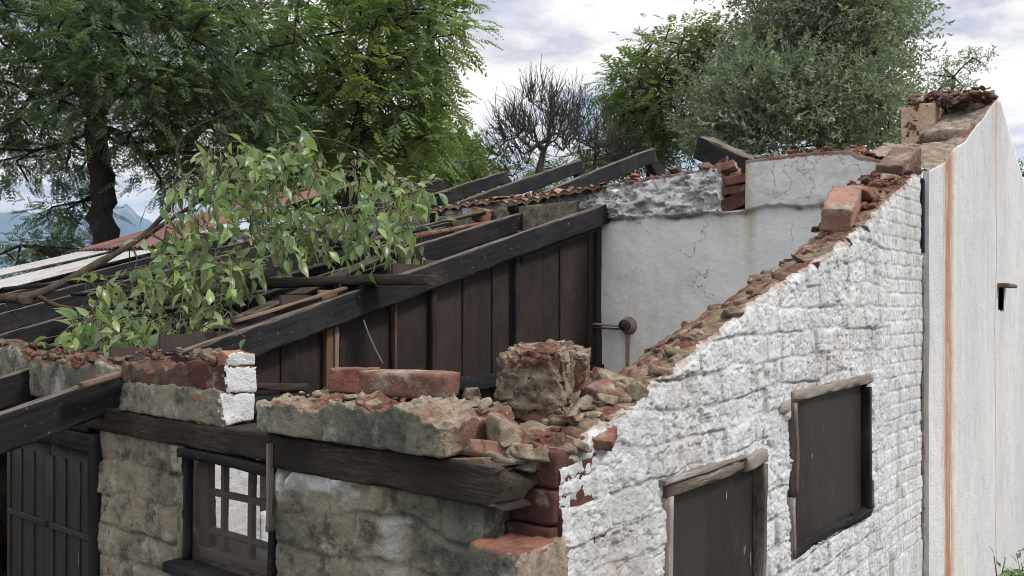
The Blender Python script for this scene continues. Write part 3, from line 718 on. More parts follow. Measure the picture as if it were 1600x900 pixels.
# -- front wall (plane x = -.12), runs away to the left
UF = -.12
ZL0, ZL1 = -.418, -.345          # lintel underside / top
fw_win = (on_u(UF, 425, 700)[0], on_u(UF, 283, 700)[0], -.765, ZL0 - .004)
dr = (on_u(UF, 150, 700)[0], 2.92, GZ, ZL0 - .004)
front = empty('front_wall', (UF, 0, GZ), 'grey green mud and brick front wall of the lean-to under a dark timber lintel', 'wall')
def rel_front(S, Z):
    j, c, cell = brick_relief(S, Z, .19, .105, 13, .045, .012, .008)
    j = j * sstep(-.5, .2, n2(S, Z, 4, 107, 4))
    r = n2(S, Z, 8, 101, 5, .62); big = n2(S, Z, 3, 102, 3)
    right = sstep(1.0, .8, S)
    n = -.010 * j + c * (1 - .5 * right) + n2(S, Z, 30, 108, 4, .6) * .005 + r * (.012 + .014 * right) + big * .012 - .012
    d = ZL0 - Z
    paint = ((S > fw_win[0] - .34) & (S < fw_win[0] - .01)) * sstep(.0, .05, .075 + .05 * n2(S, Z, 9, 103, 3) - d) * sstep(-.1, .08, n2(S, Z, 12, 104, 3) + .12)
    n = n + paint * .012
    return n, {'joint': j, 'chip': S * 0, 'paint': np.clip(paint, 0, 1), 'cell': np.clip(.5 + .5 * cell + .35 * sstep(1.2, 1.5, S) - .15 * sstep(1.0, .8, S), 0, 1)}
s = np.linspace(0.14, 3.3, 620)
colwall('masonry', (UF, 0, 0), (0, 1, 0), (-1, 0, 0), s, s * 0 + ZL0 - .003, s * 0 + ZL0 - .003, GZ, .23, rel_front, [MUD, MUD, PL, MUD], holes=(fw_win, dr), dz=.006, zfine=-1.0, cap=.001, parent=front, nt=3, capseed=30, backrows=90, splay=.34)
timber('reveal', (UF + .01, fw_win[1] + .02, (ZL0 - .765) / 2), (.10, fw_win[1] + .35, (ZL0 - .765) / 2), .02, .345, MUD, parent=front, rough=.004)
# lintels: right piece with a splintered end, left piece over window and door
zc = (ZL0 + ZL1) / 2
timber('lintel', (UF + .05, .045, zc - .006), (UF + .05, .862, zc), .12, ZL1 - ZL0 + .018, WOODD, parent=front, broken=(.07, 0), rough=.006, res=.012)['label'] = 'dark lintel beam with a splintered right end'
timber('splinter', (UF + .03, .10, ZL1 + .008), (UF + .02, .30, ZL1 + .006), .05, .014, WOODO, parent=front, broken=(.05, .03), rough=.008, res=.012)
timber('lintel', (UF + .055, .868, zc), (UF + .055, 1.93, zc + .004), .115, ZL1 - ZL0 + .004, WOODD, parent=front, rough=.004)
timber('lintel', (UF + .06, 1.94, zc - .02), (UF + .06, 3.3, zc - .02), .10, ZL1 - ZL0, CHAR, parent=front, rough=.004)
timber('tie_strip', (UF - .012, fw_win[0] - .01, ZL1 - .02), (UF - .012, fw_win[0] - .005, -.60), .012, .018, WOODW, parent=front, up=(1, 0, 0))
for (ya, yb, ua, ub) in ((1.02, .97, .0, -.03), (.93, .90, .02, -.05)):
    V, F = tube_arrays([(np.array([(UF + .10 + ua, ya, ZL1 + .012), (UF + .09, (ya + yb) / 2, ZL1 + .016), (UF + .10 + ub, yb, ZL1 + .010)]), [.003, .003, .002])], 6); mk('nail', V, F, flat('nail_rust', (.10, .05, .03), .7, .3), parent=front)
# small window
wd = m_wood('brown_window_frame', (.025, .018, .015), (.06, .04, .034), (.16, .12, .10), .3, 1.5)
c0, c1, b0, b1 = fw_win
win = timber('window', (UF + .01, c0 + .005, b1 - .02), (UF + .01, c1, b1 - .014), .05, .026, CHAR, parent=front)
def sub(name, p0, p1, w_, h_, mat, par, **k):
    m, L = frame(p0, p1, k.pop('up', (0, 0, 1))); o = timber(name, p0, p1, w_, h_, mat, **k)
    o.parent = par
    pm = Matrix.Identity(4); q = par
    while q is not None: pm = q.matrix_basis @ pm if q is not par else q.matrix_basis.copy(); q = q.parent
    # full chain
    chain = []; q = par
    while q is not None: chain.append(q.matrix_basis.copy()); q = q.parent
    W = Matrix.Identity(4)
    for c_ in reversed(chain): W = W @ c_
    o.matrix_basis = W.inverted() @ m
    return o
U_ = (1, 0, 0)
sub('frame', (UF + .01, c0 + .015, b0), (UF + .02, c0 + .015, b1 - .02), .018, .025, CHAR, win, up=U_)
sub('frame', (UF + .01, c1 - .012, b0), (UF + .02, c1 - .012, b1 - .02), .018, .025, CHAR, win, up=U_)
sub('sill', (UF - .01, c0 - .02, b0 - .01), (UF - .01, c1 + .02, b0 - .01), .08, .028, CHAR, win)
for k in (.36, .66): sub('muntin', (UF + .05, c0 + (c1 - c0) * k, b0), (UF + .05, c0 + (c1 - c0) * k, b1 - .02), .018, .018, wd, win, up=U_)
for k in (.28, .62): sub('muntin', (UF + .05, c0 + .02, b0 + (b1 - b0) * k), (UF + .05, c1 - .02, b0 + (b1 - b0) * k), .018, .018, wd, win)
sub('inner_frame', (UF + .05, c1 - .06, b0), (UF + .05, c1 - .06, b1 - .04), .05, .03, wd, win, up=U_)
sub('inner_frame', (UF + .05, c0 + .03, b0 + .03), (UF + .05, c1 - .03, b0 + .03), .03, .035, wd, win)
SCR = Mt('insect_screen'); tr = SCR.n('ShaderNodeBsdfTransparent'); ms = SCR.n('ShaderNodeMixShader')
wv = SCR.n('ShaderNodeTexWave', bands_direction='Y'); wv.inputs['Scale'].default_value = 70; SCR.l(SCR.c, wv.inputs[0])
wz = SCR.n('ShaderNodeTexWave', bands_direction='Z'); wz.inputs['Scale'].default_value = 70; SCR.l(SCR.c, wz.inputs[0])
thr = SCR.math('MAXIMUM', SCR.ramp(wv.outputs[1], [(.6, 0.0), (.8, 1.0)]), SCR.ramp(wz.outputs[1], [(.6, 0.0), (.8, 1.0)]))
SCR.l(SCR.math('MULTIPLY_ADD', thr, .5) if False else SCR.math('ADD', SCR.math('MULTIPLY', SCR.noise(60, 3, .6), .12), .05), ms.inputs[0])
SCR.color((.30, .28, .26)); SCR.l(tr.outputs[0], ms.inputs[1]); SCR.l(SCR.b.outputs[0], ms.inputs[2]); SCR.l(ms.outputs[0], SCR.out.inputs[0])
V = np.array([(0, c0, b0), (0, c1, b0), (0, c1, b1), (0, c0, b1)]) + [UF + .028, 0, 0]
o = mk('insect_screen', V, np.array([[3, 2, 1, 0]]), SCR.m); o.parent = win
chain = [win.matrix_basis, front.matrix_basis]; o.matrix_basis = (Matrix.Translation(front.location) @ win.matrix_basis).inverted()
# door: dark boarded leaves with battens
d0, d1 = dr[0] + .0, dr[1]
doorf = timber('door_frame', (UF + .03, d0 + .025, GZ), (UF + .03, d0 + .025, ZL0 - .02), .06, .07, CHAR, parent=front, up=U_)
timber('door_frame', (UF + .03, d0, ZL0 - .05), (UF + .03, d1, ZL0 - .05), .06, .06, CHAR, parent=front)
DX = UF + .05
leaf = []
for (y0, y1) in ((d0 + .06, d0 + .42), (d0 + .43, d0 + .80)):
    P, F = lump((.03, y1 - y0, 1.93), nseed(), 1.0, .0005, 12, 1)
    o = mk('door', P, F, DOORM); o.parent = front; o.location = Vector((DX, (y0 + y1) / 2, GZ + .98)) - Vector(front.location); bpy.context.view_layer.update() if False else None
    leaf.append(o)
    def dsub(nm, loc, size, mat=DOORM):
        P, F = lump(size, nseed(), 1.0, .001, 8, 1); q = mk(nm, P, F, mat); q.parent = o; q.location = Vector(loc) - Vector((DX, (y0 + y1) / 2, GZ + .98)); return q
    wdt = y1 - y0
    for k in (.03, .36, .66, .97): dsub('batten', (DX - .017, y0 + wdt * k, GZ + 1.0), (.006, .012 if k not in (.03, .97) else .03, 1.80))
    for zz in (-.72 - .09, -1.5): dsub('rail', (DX - .020, (y0 + y1) / 2, zz), (.010, wdt - .01, .022))

# masonry blocks standing on the lintel: parts of the front wall
def wallblock(name, y0, y1, z0, z1, u0, u1, mats, label=None, amp=.018, n=34, topn=.02, boxy=.98, parent=None, detail=3.0):
    P, F = lump((u1 - u0, y1 - y0, z1 - z0), nseed(), boxy, amp * .35, n, detail)
    P = P + np.array([(u0 + u1) / 2, (y0 + y1) / 2, (z0 + z1) / 2])
    sd_ = nseed(); tp = sstep((z0 + z1) / 2, z1, P[:, 2])
    P[:, 2] += tp * (n2(P[:, 0], P[:, 1], 18, sd_, 4, .6) * topn * 1.3 + n2(P[:, 0], P[:, 1], 6, sd_ + 1, 2) * topn)
    fn = P[F].mean(1); nr = np.cross(P[F[:, 1]] - P[F[:, 0]], P[F[:, 2]] - P[F[:, 0]]); nr /= np.linalg.norm(nr, axis=1, keepdims=True) + 1e-9
    mi = np.where(nr[:, 2] > .45, 1, np.where(nr[:, 1] < -.6, 2, 0))
    o = mk(name, P, F, mats, mi, {'joint': np.zeros(len(P)), 'chip': np.zeros(len(P)), 'paint': np.zeros(len(P))}, parent=parent)
    if label: o['label'] = label
    return o
wallblock('brick_pier', 1.118, 1.70, ZL1 + .004, -.245, UF - .005, -.005, [MUD, RUB, WW], 'low brick pier with red broken top and whitewashed end', n=64, topn=.014, parent=front, amp=.11)
wallblock('pier_brick', 1.30, 1.71, -.252, -.180, UF + .000, -.01, [m_rubble('dark_red_broken_brick', .62, (.50, .42, .40))] * 3, 'dark red broken bricks on the pier', n=44, topn=.026, amp=.10, boxy=.93, parent=front)
wallblock('pier_brick', 1.115, 1.33, -.250, -.165, UF + .012, .0, [BRD, RUBR, WW], n=34, topn=.010, amp=.09, parent=front)
wallblock('pier_brick', 1.118, 1.27, -.172, -.132, UF + .02, -.0, [BRO, BRO, WW], 'orange brick capping the pier', n=26, topn=.010, amp=.06, parent=front)
wallblock('masonry_infill', 1.86, 2.40, ZL1 + .01, -.20, UF + .0, .02, [MUD, RUBD, MUD], 'low mud infill with a dark crumbling top between two rafters', n=44, topn=.03, parent=front)
wallblock('masonry_infill', 2.47, 3.3, ZL1 + .01, -.17, UF + .02, .02, [MUD, RUBD, MUD], n=50, topn=.04, parent=front)
wallblock('core_masonry', .16, .90, ZL1 + .012, ZL1 + .03, UF + .03, .10, [RUB, RUB, RUB], n=40, topn=.012, parent=front)

def brk(name, size, loc, rot, mat, label, cat='brick', group=None, amp=.03, n=16, boxy=1.0, detail=2.0):
    o = block(name, size, loc, rot, mat, boxy, amp, n, detail=detail); tag(o, label, cat, group); return o

# corner bricks (built into the wall end)
def corner_brick(y0, y1, z0, z1, u0, u1, mat, label=None):
    o = block('corner_brick', (u1 - u0, y1 - y0, z1 - z0), ((u0 + u1) / 2, (y0 + y1) / 2, (z0 + z1) / 2), (0, 0, R(random.uniform(-2, 2))), mat, 1.0, .012, 16, parent=front)
    if label: o['label'] = label
corner_brick(.012, .13, -.395, -.318, -.01, .2, BRD)
corner_brick(.010, .135, -.475, -.400, -.02, .2, BRD)
corner_brick(.012, .14, -.545, -.480, -.03, .2, BRD)
LOWB = m_brick('lime_splashed_brick', (.24, .13, .1), (.42, .38, .33), .9)
o = wallblock('corner_brick', -.005, .13, -.70, -.500, -.165, .02, [MUD, BR, LOWB], 'protruding corner brick with red top and pale side', n=20, topn=.006, parent=front, amp=.02)
wallblock('corner_brick', .0, .15, GZ, -.715, -.15, .02, [MUD, BR, LOWB], n=60, topn=.01, parent=front)

# the big bedded slab of bricks lying over the splintered lintel
slab = wallblock('brick_slab', .205, .90, -.332, -.240, -.158, .105, [MUD, RUB, BRM], n=110, topn=.026, amp=.06)
tag(slab, 'long slab of mortared bricks with a dusty crumbling top, overhanging the dark lintel', 'brick slab')

def lumpobj(name, size, loc, rot, mat, label, cat, boxy=.6, amp=.12, n=22, detail=1.5, group=None, smooth=False):
    P, F = (facet(size, nseed(), 12, 13, .03) if name == 'masonry_fragment' or name == 'mortar_chunk' else lump(size, nseed(), boxy, amp, n, detail)); o = mk(name, P, F, mat, smooth=smooth); o.matrix_basis = M_(loc, rot); return tag(o, label, cat, group)
A = math.atan2(1, 0)
p = at(640, 592, 2.28)
brk('brick', (.09, .25, .066), (p[0], p[1], -.20), (0, 0, R(18)), BRM, 'dusty red brick lying on top of the mortared brick slab, in front of another', n=18)
p = at(556, 590, 2.45)
brk('brick', (.10, .13, .070), (p[0], p[1], -.205), (0, R(3), R(40)), BR, 'red brick half hidden behind the loose brick on the slab', n=16)
RUBM = RUB
LUMPM = m_rubble('lump_of_mortar_and_brick', .30, (1.0, .98, .95))
p = at(845, 590, 2.22)
o = lumpobj('masonry_lump', (.20, .17, .15), (p[0], p[1], p[2] + .0), (0, R(-4), R(20)), LUMPM, 'big lump of mortar and orange brick standing behind the wall corner', 'masonry lump', .97, .10, 44, 1.8)
P, F = lump((.11, .085, .105), nseed(), 1.0, .07, 26, 2.0); q = mk('embedded_brick', P, F, BRM); q.parent = o; q.location = (.055, -.062, .012); q.rotation_euler = (R(5), R(-6), R(8))
p = at(737, 608, 2.25)
lumpobj('mortar_chunk', (.075, .05, .03), (p[0], p[1], -.222), (0, 0, R(50)), RUB, 'small grey mortar chunk on the slab between brick and big lump', 'mortar chunk', .6, .1, 14)

# ------------------------------------------------------------------ side wall windows (boarded)
def side_window(c0, c1, b0, b1, label):
    ux, hx = (c0 + c1) / 2, c1 - c0
    P, F = lump((hx + .06, .02, b1 - b0 + .06), nseed(), 1.0, .002, 20, 1)
    o = mk('window', P, F, BOARD); o.parent = side; o.location = Vector((ux, .035, (b0 + b1) / 2)) - Vector(side.location); o['label'] = label
    W = Vector((ux, .035, (b0 + b1) / 2))
    def pc(nm, p0, p1, w_, h_, mat, up=(0, -1, 0), **k):
        m, L = frame(p0, p1, up); q = timber(nm, p0, p1, w_, h_, mat, up=up, **k); q.parent = o; q.matrix_basis = Matrix.Translation(-W) @ m; return q
    return pc
c0, c1, b0, b1 = w2
pc = side_window(c0, c1, b0, b1, 'opening closed by a dark brown board under a pale weathered header')
pc('header', (c0 + .0, .016, b1 - .0), (c1 + .01, .016, b1 + .01), .036, .05, WOODW, rough=.006)
pc('corner_block', (c0 - .10, .012, b1 - .03), (c0 - .010, .012, b1 - .025), .042, .03, WOODW)
pc('jamb_or_recess_shade', (c0 + .008, .010, b0 + .21), (c0 + .008, .010, b1 - .02), .026, .05, WOODG, rough=.005)
pc('jamb_or_recess_shade', (c0 + .002, .014, b0 - .0), (c0 + .002, .014, b0 + .205), .026, .05, WOODW, rough=.005)
pc('jamb_or_recess_shade', (c1 - .006, .012, b0 + .0), (c1 - .006, .012, b1 - .025), .030, .045, CHAR)  # dark strip added for the shade in the recess beside the board
pc('jamb_or_recess_shade', (c1 + .012, .004, b0 + .02), (c1 + .012, .004, b0 + .13), .022, .04, WOODG)
pc('sill', (c0 + .02, .015, b0 + .008), (c1 - .01, .015, b0 + .014), .03, .04, CHAR, rough=.02, res=.012)
c0, c1, b0, b1 = w1
pc = side_window(c0, c1, b0, b1, 'opening closed by a dark brown board under a flaking brown header')
pc('header', (c0 - .01, .016, b1 - .002), (c1 - .14, .016, b1 + .003), .032, .05, WOODG, rough=.006)
pc('header_edge', (c0 - .03, .006, b1 + .024), (c1 - .15, .006, b1 + .028), .012, .04, WOODW, rough=.004)
pc('corner_block', (c1 - .15, .010, b1 + .004), (c1 + .005, .010, b1 + .012), .044, .05, WOODW, rough=.006)
pc('jamb_or_recess_shade', (c0 + .004, .014, b0), (c0 + .004, .014, b1 - .015), .022, .05, WOODW, rough=.004)
pc('jamb_or_recess_shade', (c1 - .004, .014, b0 + .1), (c1 - .004, .014, b1 - .015), .028, .05, WOODG, rough=.007)

# ------------------------------------------------------------------ timber partition
VPT = 1.885
part = empty('board_partition', (1.5, VPT, GZ), 'partition of dark upright boards under the long black rafter', 'partition')
def rz(u): return -.055 + .28 * (u - .54)      # rafter top line
def rbot(u): return rz(u) - .118
edges = [395, 445, 510, 535, 580, 620, 675, 728, 752, 775, 800, 815, 850, 880, 905, 925, 941]
def u_at(px): return on_v(VPT - .03, px, 450)[0]
ue = [u_at(x) for x in edges]
ue = [-.05, .12, .27, .42] + [u for u in ue[0:]]
ue = sorted(ue)
for k in range(len(ue) - 1):
    a_, b_ = ue[k], ue[k + 1]
    if b_ - a_ < .02: continue
    off = .0 if k % 2 else .012
    um = (a_ + b_) / 2
    mat = PLANK if k != 6 else WOODB
    top = rz(um) + (random.uniform(.015, .055) if um < 1.6 else -.02)
    timber('board', (um, VPT + off + random.uniform(-.004, .004), GZ + .02), (um + random.uniform(-.004, .004), VPT + off, top), b_ - a_ + (.012 if off else -.004), .018, mat, parent=part, up=(0, 1, 0), rough=.0015, res=.08, twist=random.uniform(-.03, .03))
for px, w_, mt, o_ in ((512, .035, WOODB, -.03), (522, .022, WOODO, -.035), (676, .035, PLANK, -.03), (806, .03, CHAR, -.03), (618, .012, WOODB, -.02), (936, .05, PLANK, -.025)):
    u = u_at(px); timber('stud', (u, VPT + o_, GZ + .1), (u + .0, VPT + o_, rbot(u) - .0), w_, .03, mt, parent=part, up=(0, 1, 0), rough=.002)
timber('rail', (.0, VPT - .045, -.385), (2.98, VPT - .045, -.385), .05, .07, CHAR, parent=part)
timber('rail', (u_at(812), VPT - .03, rbot(u_at(812)) - .03), (u_at(930), VPT - .03, rbot(u_at(930)) - .02), .025, .03, PLANK, parent=part)
timber('rail', (.35, VPT - .06, -.30), (.75, VPT - .05, -.33), .03, .03, PLANK, parent=part, broken=(.03, .03))
def wire(pts, r, mat, nm, label, cat):
    P = np.array(pts); V, F = tube_arrays([(P, np.full(len(P), r))], 5); return tag(mk(nm, V, F, mat, smooth=True), label, cat)
wire([at(568, 500, 3.72), at(575, 520, 3.71), at(586, 545, 3.70), at(598, 568, 3.70)], .004, flat('grey_cable', (.10, .11, .13)), 'cable', 'thin grey cable hanging down in front of the dark boards', 'cable')

for k, (ua, ub) in enumerate(((.285, .515), (.52, .64))):
    P, F = lump((ub - ua, .012, .62 if k == 0 else .36), nseed(), 1.0, .002, 14, 1); o = mk('painted_panel', P, F, WW); o.parent = part; o.location = Vector(((ua + ub) / 2, VPT - .045, -.86 if k == 0 else -.99)) - Vector(part.location)
# ------------------------------------------------------------------ rafters
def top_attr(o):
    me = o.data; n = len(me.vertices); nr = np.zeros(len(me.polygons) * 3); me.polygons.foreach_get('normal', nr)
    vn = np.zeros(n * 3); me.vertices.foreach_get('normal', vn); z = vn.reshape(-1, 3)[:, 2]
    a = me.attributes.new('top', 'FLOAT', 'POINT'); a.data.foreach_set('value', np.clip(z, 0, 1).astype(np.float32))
def raf(name, v, u0, u1, z_at, w_, h_, label, group, mat=CHAR, **k):
    z0, z1 = z_at(u0), z_at(u1)
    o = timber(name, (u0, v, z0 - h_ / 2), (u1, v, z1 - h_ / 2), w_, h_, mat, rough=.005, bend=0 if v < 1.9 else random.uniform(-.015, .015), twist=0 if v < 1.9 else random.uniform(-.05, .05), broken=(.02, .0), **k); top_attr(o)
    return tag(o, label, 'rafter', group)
G1 = 'charred lean-to rafters'
raf('rafter', 1.822, -1.1, 3.02, rz, .055, .118, 'longest charred rafter, along the top of the board partition and out over the door', G1)
LR = [(2.44, 'charred rafter whose tail juts out left of the door rafter, second from the partition', 0), (3.05, 'charred rafter third from the partition, half buried under the fallen branch', -.03), (3.70, 'charred rafter fourth from the partition, above the mud infill at the left edge', -.02),
      (4.45, 'charred rafter fifth from the partition, crossing under the stem of the fallen branch', 0), (5.15, 'charred rafter sixth from the partition, next to the rusty roof sheets', .0), (5.85, 'charred rafter at the near edge of the pale roof sheets', .0)]
for v, lb, dz_ in LR:
    raf('rafter', v, -1.1 if v > 2 and v < 3 else -.1, 3.15, lambda u, d=dz_: rz(u) + d, .055, .115, lb, G1)
# main roof rafters, ridge at uR
ZR = 1.345
G2 = 'rafters of the main roof standing over the inner wall'
def mz(u): return .72 + (u - 3.15) * (ZR - .72) / (4.73 - 3.15)
tops = [(1020, 'tallest bare rafter against the trees, rightmost of the row behind the wall'), (905, 'bare rafter peak in the middle of the row, below the leafless tree'), (790, 'bare rafter peak left of the middle one, near the leafy tree'), (690, 'lowest bare rafter peak beside the fallen leaves')]
for px, lb in tops:
    v = None
    yy = {1020: 232, 905: 250, 790: 268, 690: 280}[px]
    lo, hi = 1.0, 8.0
    for _ in range(40):
        m_ = (lo + hi) / 2; P_ = np.array([4.73, m_, 0]) - CAM; x_ = 800 + FP * (P_ @ RT) / (P_ @ FW)
        if x_ > px: lo = m_
        else: hi = m_
    v = lo; P_ = np.array([4.73, v, 0]) - CAM; zr = (480 - yy) / FP * (P_ @ FW)
    zz = lambda u, zr=zr: .70 + (u - 3.0) * (zr - .70) / (4.73 - 3.0)
    o = raf('roof_truss', v, 2.9, 4.735, zz, .06, .11, lb, G2); o['category'] = 'rafter'
    q = timber('far_rafter', (4.72, v + .05, zr - .05), (5.45, v + .05, zr - .05 - .50), .055, .11, CHAR, rough=.004); top_attr(q)
    q.parent = o; q.matrix_basis = o.matrix_basis.inverted() @ q.matrix_basis
    q['label'] = 'short descending rafter on the far side of the ridge'
# broken timber across the big rafter
o = timber('fallen_timber', at(680, 438, 3.74), at(395, 443, 4.02), .10, .045, WOODD, broken=(.03, 0), rough=.005, bend=.004); top_attr(o)
tag(o, 'short charred timber lying across the long rafter, its broken end overhanging', 'timber')
o = timber('fallen_timber', at(640, 405, 4.45), at(505, 372, 5.2), .05, .04, CHAR, rough=.005); top_attr(o); tag(o, 'charred stick with a tan broken end among the fallen leaves', 'timber')
o = timber('post_stub', at(632, 425, 4.35), at(633, 388, 4.35), .05, .05, WOODO, up=(1, 0, 0), rough=.005); tag(o, 'short tan post stub standing behind the long rafter', 'timber')
o = timber('fallen_timber', at(124, 604, 2.78), at(228, 572, 2.95), .05, .02, WOODO, rough=.005, broken=(.01, .01)); tag(o, 'tan wood strip lying on the rafter beside the brick pier', 'timber')
o = timber('batten', at(365, 502, 3.40), at(540, 450, 3.80), .025, .012, WOODO, rough=.003); tag(o, 'thin pale lath nailed along the long rafter', 'lath')
# burnt roof boards and purlins filling the left roof
G3 = 'charred boards fallen across the rafters'
spots = [((0, 452, 4.6), (330, 420, 5.0), .12, 'charred board under the pale roof sheet at the left edge'), ((110, 460, 4.5), (260, 455, 4.6), .10, 'charred board just behind the branch stem'),
         ((330, 520, 3.6), (600, 400, 4.6), .10, 'dark board behind the long rafter, parallel to it'),
         ((180, 500, 3.9), (420, 455, 4.3), .16, 'wide dark board under the lower leaves'),
         ((420, 470, 4.2), (600, 412, 4.8), .16, 'dark board showing under the right hand leaves'), ((470, 400, 5.0), (700, 350, 5.6), .14, 'dark board below the concrete panels'),
         ((300, 430, 4.9), (520, 380, 5.4), .2, 'wide dark board deep under the leaves'), ((560, 380, 5.2), (760, 330, 5.9), .08, 'dark board slanting up to the broken panel gap'),
         ((640, 372, 5.2), (770, 345, 5.8), .06, 'rust brown splintered board by the panel gap'), ((520, 330, 6.4), (700, 300, 7.4), .1, 'charred board just under the lowest bare rafter')]
for a_, b_, w_, lb in spots:
    mt = RUBR if 'rust' in lb else CHAR
    o = timber('roof_board', at(*a_), at(*b_), w_, .02, mt, rough=.004, broken=(.04, .04)); 
    if mt is CHAR: top_attr(o)
    tag(o, lb, 'board', G3)
# made-up dark deck, added low inside the left room, so no daylight ground shows between rafters
deck = empty('shade_deck', (1.5, 4.7, -.4), 'added dark boards under the left rafters, keeping the room below dark', 'ceiling')
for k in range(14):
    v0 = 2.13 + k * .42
    timber('shade_deck_board', (.05, v0, rz(0.05) - .22 - .03 * (k % 3)), (2.95, v0, rz(2.95) - .20), .40, .015, CHAR, parent=deck, rough=.003, res=.1)

# far end walls (close the house)
def plainwall(name, p0, p1, zt0, zt1, thick, mat, label):
    d = np.array(p1) - np.array(p0); L = np.linalg.norm(d); d = d / L; nrm = np.array([d[1], -d[0]])
    s = np.linspace(0, L, 60); zt = np.interp(s, [0, L], [zt0, zt1])
    o = colwall(name, (p0[0], p0[1], 0), (d[0], d[1], 0), (nrm[0], nrm[1], 0), s, zt, zt, GZ, thick, lambda S, Z: (n2(S, Z, 3, 5, 4) * .01, {'joint': S * 0, 'chip': S * 0, 'paint': S * 0}), [mat, RUB, mat, mat], dz=.1, cap=.01)
    return tag(o, label, 'wall')
plainwall('end_wall', (-.1, 7.35), (2.98, 7.35), rz(-.1) - .10, rz(2.98) - .12, .22, MUD, 'low far end wall of the lean-to beneath the pale roof sheets')
plainwall('rear_wall', (8.1, .3), (8.1, 7.5), -.1, -.1, .25, MUD, 'rear wall of the house behind the bare rafters')
plainwall('front_wall_far_part', (UF + .02, 3.32), (UF + .02, 7.5), -.30, -.30, .22, MUD, 'far stretch of the front wall left of the door')

# ------------------------------------------------------------------ roof sheets
RSH = m_rustsheet('red_rusty_corrugated', (.19, .10, .095), (.12, .065, .06), .4); WSH = m_rustsheet('white_worn_corrugated', (.36, .37, .37), (.20, .11, .08), .15)
def sheet(name, u0, u1, v0, v1, zf, mat, label, group, pitch=.076, amp=.010):
    nv = int((v1 - v0) / pitch * 8); nu = max(8, int((u1 - u0) / .12)); vv = np.linspace(v0, v1, nv); uu = np.linspace(u0, u1, nu)
    A_, B_ = np.meshgrid(uu, vv, indexing='ij'); Z = zf(A_) + np.sin(B_ * 2 * math.pi / pitch) * amp + n2(A_, B_, 1.2, nseed(), 2) * .02
    T = np.stack([A_, B_, Z], -1); Bt = T.copy(); Bt[..., 2] -= .004
    V = np.concatenate([T.reshape(-1, 3), Bt.reshape(-1, 3)]); K = nu * nv; i = np.arange(nu - 1)[:, None] * nv; j = np.arange(nv - 1)[None]
    f = np.stack([i + j, i + nv + j, i + nv + j + 1, i + j + 1], -1).reshape(-1, 4)
    e = np.arange(nv - 1); e2 = (nu - 1) * nv + e; g = np.arange(nu - 1) * nv; g2 = g + nv - 1
    fe = [np.stack([e, e + 1, e + 1 + K, e + K], -1), np.stack([e2 + 1, e2, e2 + K, e2 + 1 + K], -1), np.stack([g + nv, g, g + K, g + nv + K], -1), np.stack([g2, g2 + nv, g2 + nv + K, g2 + K], -1)]
    return tag(mk(name, V, [f, f[:, ::-1] + K] + fe, mat), label, 'roof sheet', group)
mzz = lambda u: .70 + (u - 3.0) * (1.30 - .70) / 1.73
sheet('roof_sheet', 2.45, 4.75, 6.85, 7.55, lambda u: mzz(u) + .045, RSH, 'red rusty corrugated sheet at the far verge of the main roof', 'red rusty roof sheets')
sheet('roof_sheet', 2.50, 4.75, 6.15, 6.88, lambda u: mzz(u) + .03, RSH, 'red rusty corrugated sheet nearer to the fallen branch', 'red rusty roof sheets')
lz = lambda u: rz(u) + .02
sheet('roof_sheet', -.6, 2.6, 6.95, 7.55, lambda u: lz(u) + .03, WSH, 'pale worn corrugated sheet along the outer edge of the lean-to roof', 'pale roof sheets')
sheet('roof_sheet', -.6, 2.55, 6.15, 6.98, lambda u: lz(u) - .015, WSH, 'pale worn corrugated sheet lapped under the outer one', 'pale roof sheets')

# ------------------------------------------------------------------ pipe with flange on the inner wall
pf = at(980, 510, 5.22); vv_, zz_ = on_u(UI - .02, 980, 509)
pipe = empty('pipe_stub', (UI - .02, vv_, zz_), 'rusty pipe stub with a round flange sticking out of the white inner wall', 'pipe')
RUST = flat('rusty_iron', (.11, .06, .045), .7, .3)
def cyl(name, p0, p1, r0, r1, mat, parent, sides=18):
    P = np.array([p0, p0, p1, p1], float); P[0] = np.array(p0); V, F = tube_arrays([(np.array([p0, np.array(p0) * .5 + np.array(p1) * .5, p1]), [r0, (r0 + r1) / 2, r1])], sides)
    n = len(V); V = np.concatenate([V, [p0, p1]]); a_ = np.arange(sides); b_ = (a_ + 1) % sides
    return mk(name, V, [F, np.stack([b_, a_, np.full(sides, n)], -1), np.stack([n - sides + a_, n - sides + b_, np.full(sides, n + 1)], -1)], mat, parent=parent, smooth=False)
cyl('flange', (UI + .0, vv_, zz_), (UI - .035, vv_, zz_), .056, .040, flat('rusty_plaster', (.26, .20, .17)), pipe)
cyl('pipe', (UI - .03, vv_ - .0, zz_), (UI - .065, vv_ + .0, zz_ + .004), .034, .034, RUST, pipe)
cyl('dark_mouth', (UI - .060, vv_, zz_ + .004), (UI - .075, vv_, zz_ + .005), .026, .022, flat('pipe_mouth_shade', (.05, .04, .04), .6, .3), pipe)  # dark plug standing for the shaded inside of the pipe
cyl('feed_pipe', (UI - .05, vv_ + .04, zz_), (UI - .05, vv_ + .30, zz_ + .012), .008, .008, flat('grey_pipe', (.3, .28, .27), .6), pipe, 8)
cyl('feed_pipe', (UI - .05, vv_ + .04, zz_ - .02), (UI - .05, vv_ + .30, zz_ - .012), .006, .006, RUST, pipe, 8)
cyl('drip_pipe', (UI - .015, vv_ - .0, zz_ - .05), (UI - .02, vv_ + .005, zz_ - .42), .012, .006, flat('rusty_drip', (.22, .15, .11)), pipe, 8)
timber('edge_strip', (UI - .03, vP - .0, .0), (UI - .03, vP - .0, -1.4), .03, .02, WOODO, parent=part, up=(1, 0, 0)) if False else None

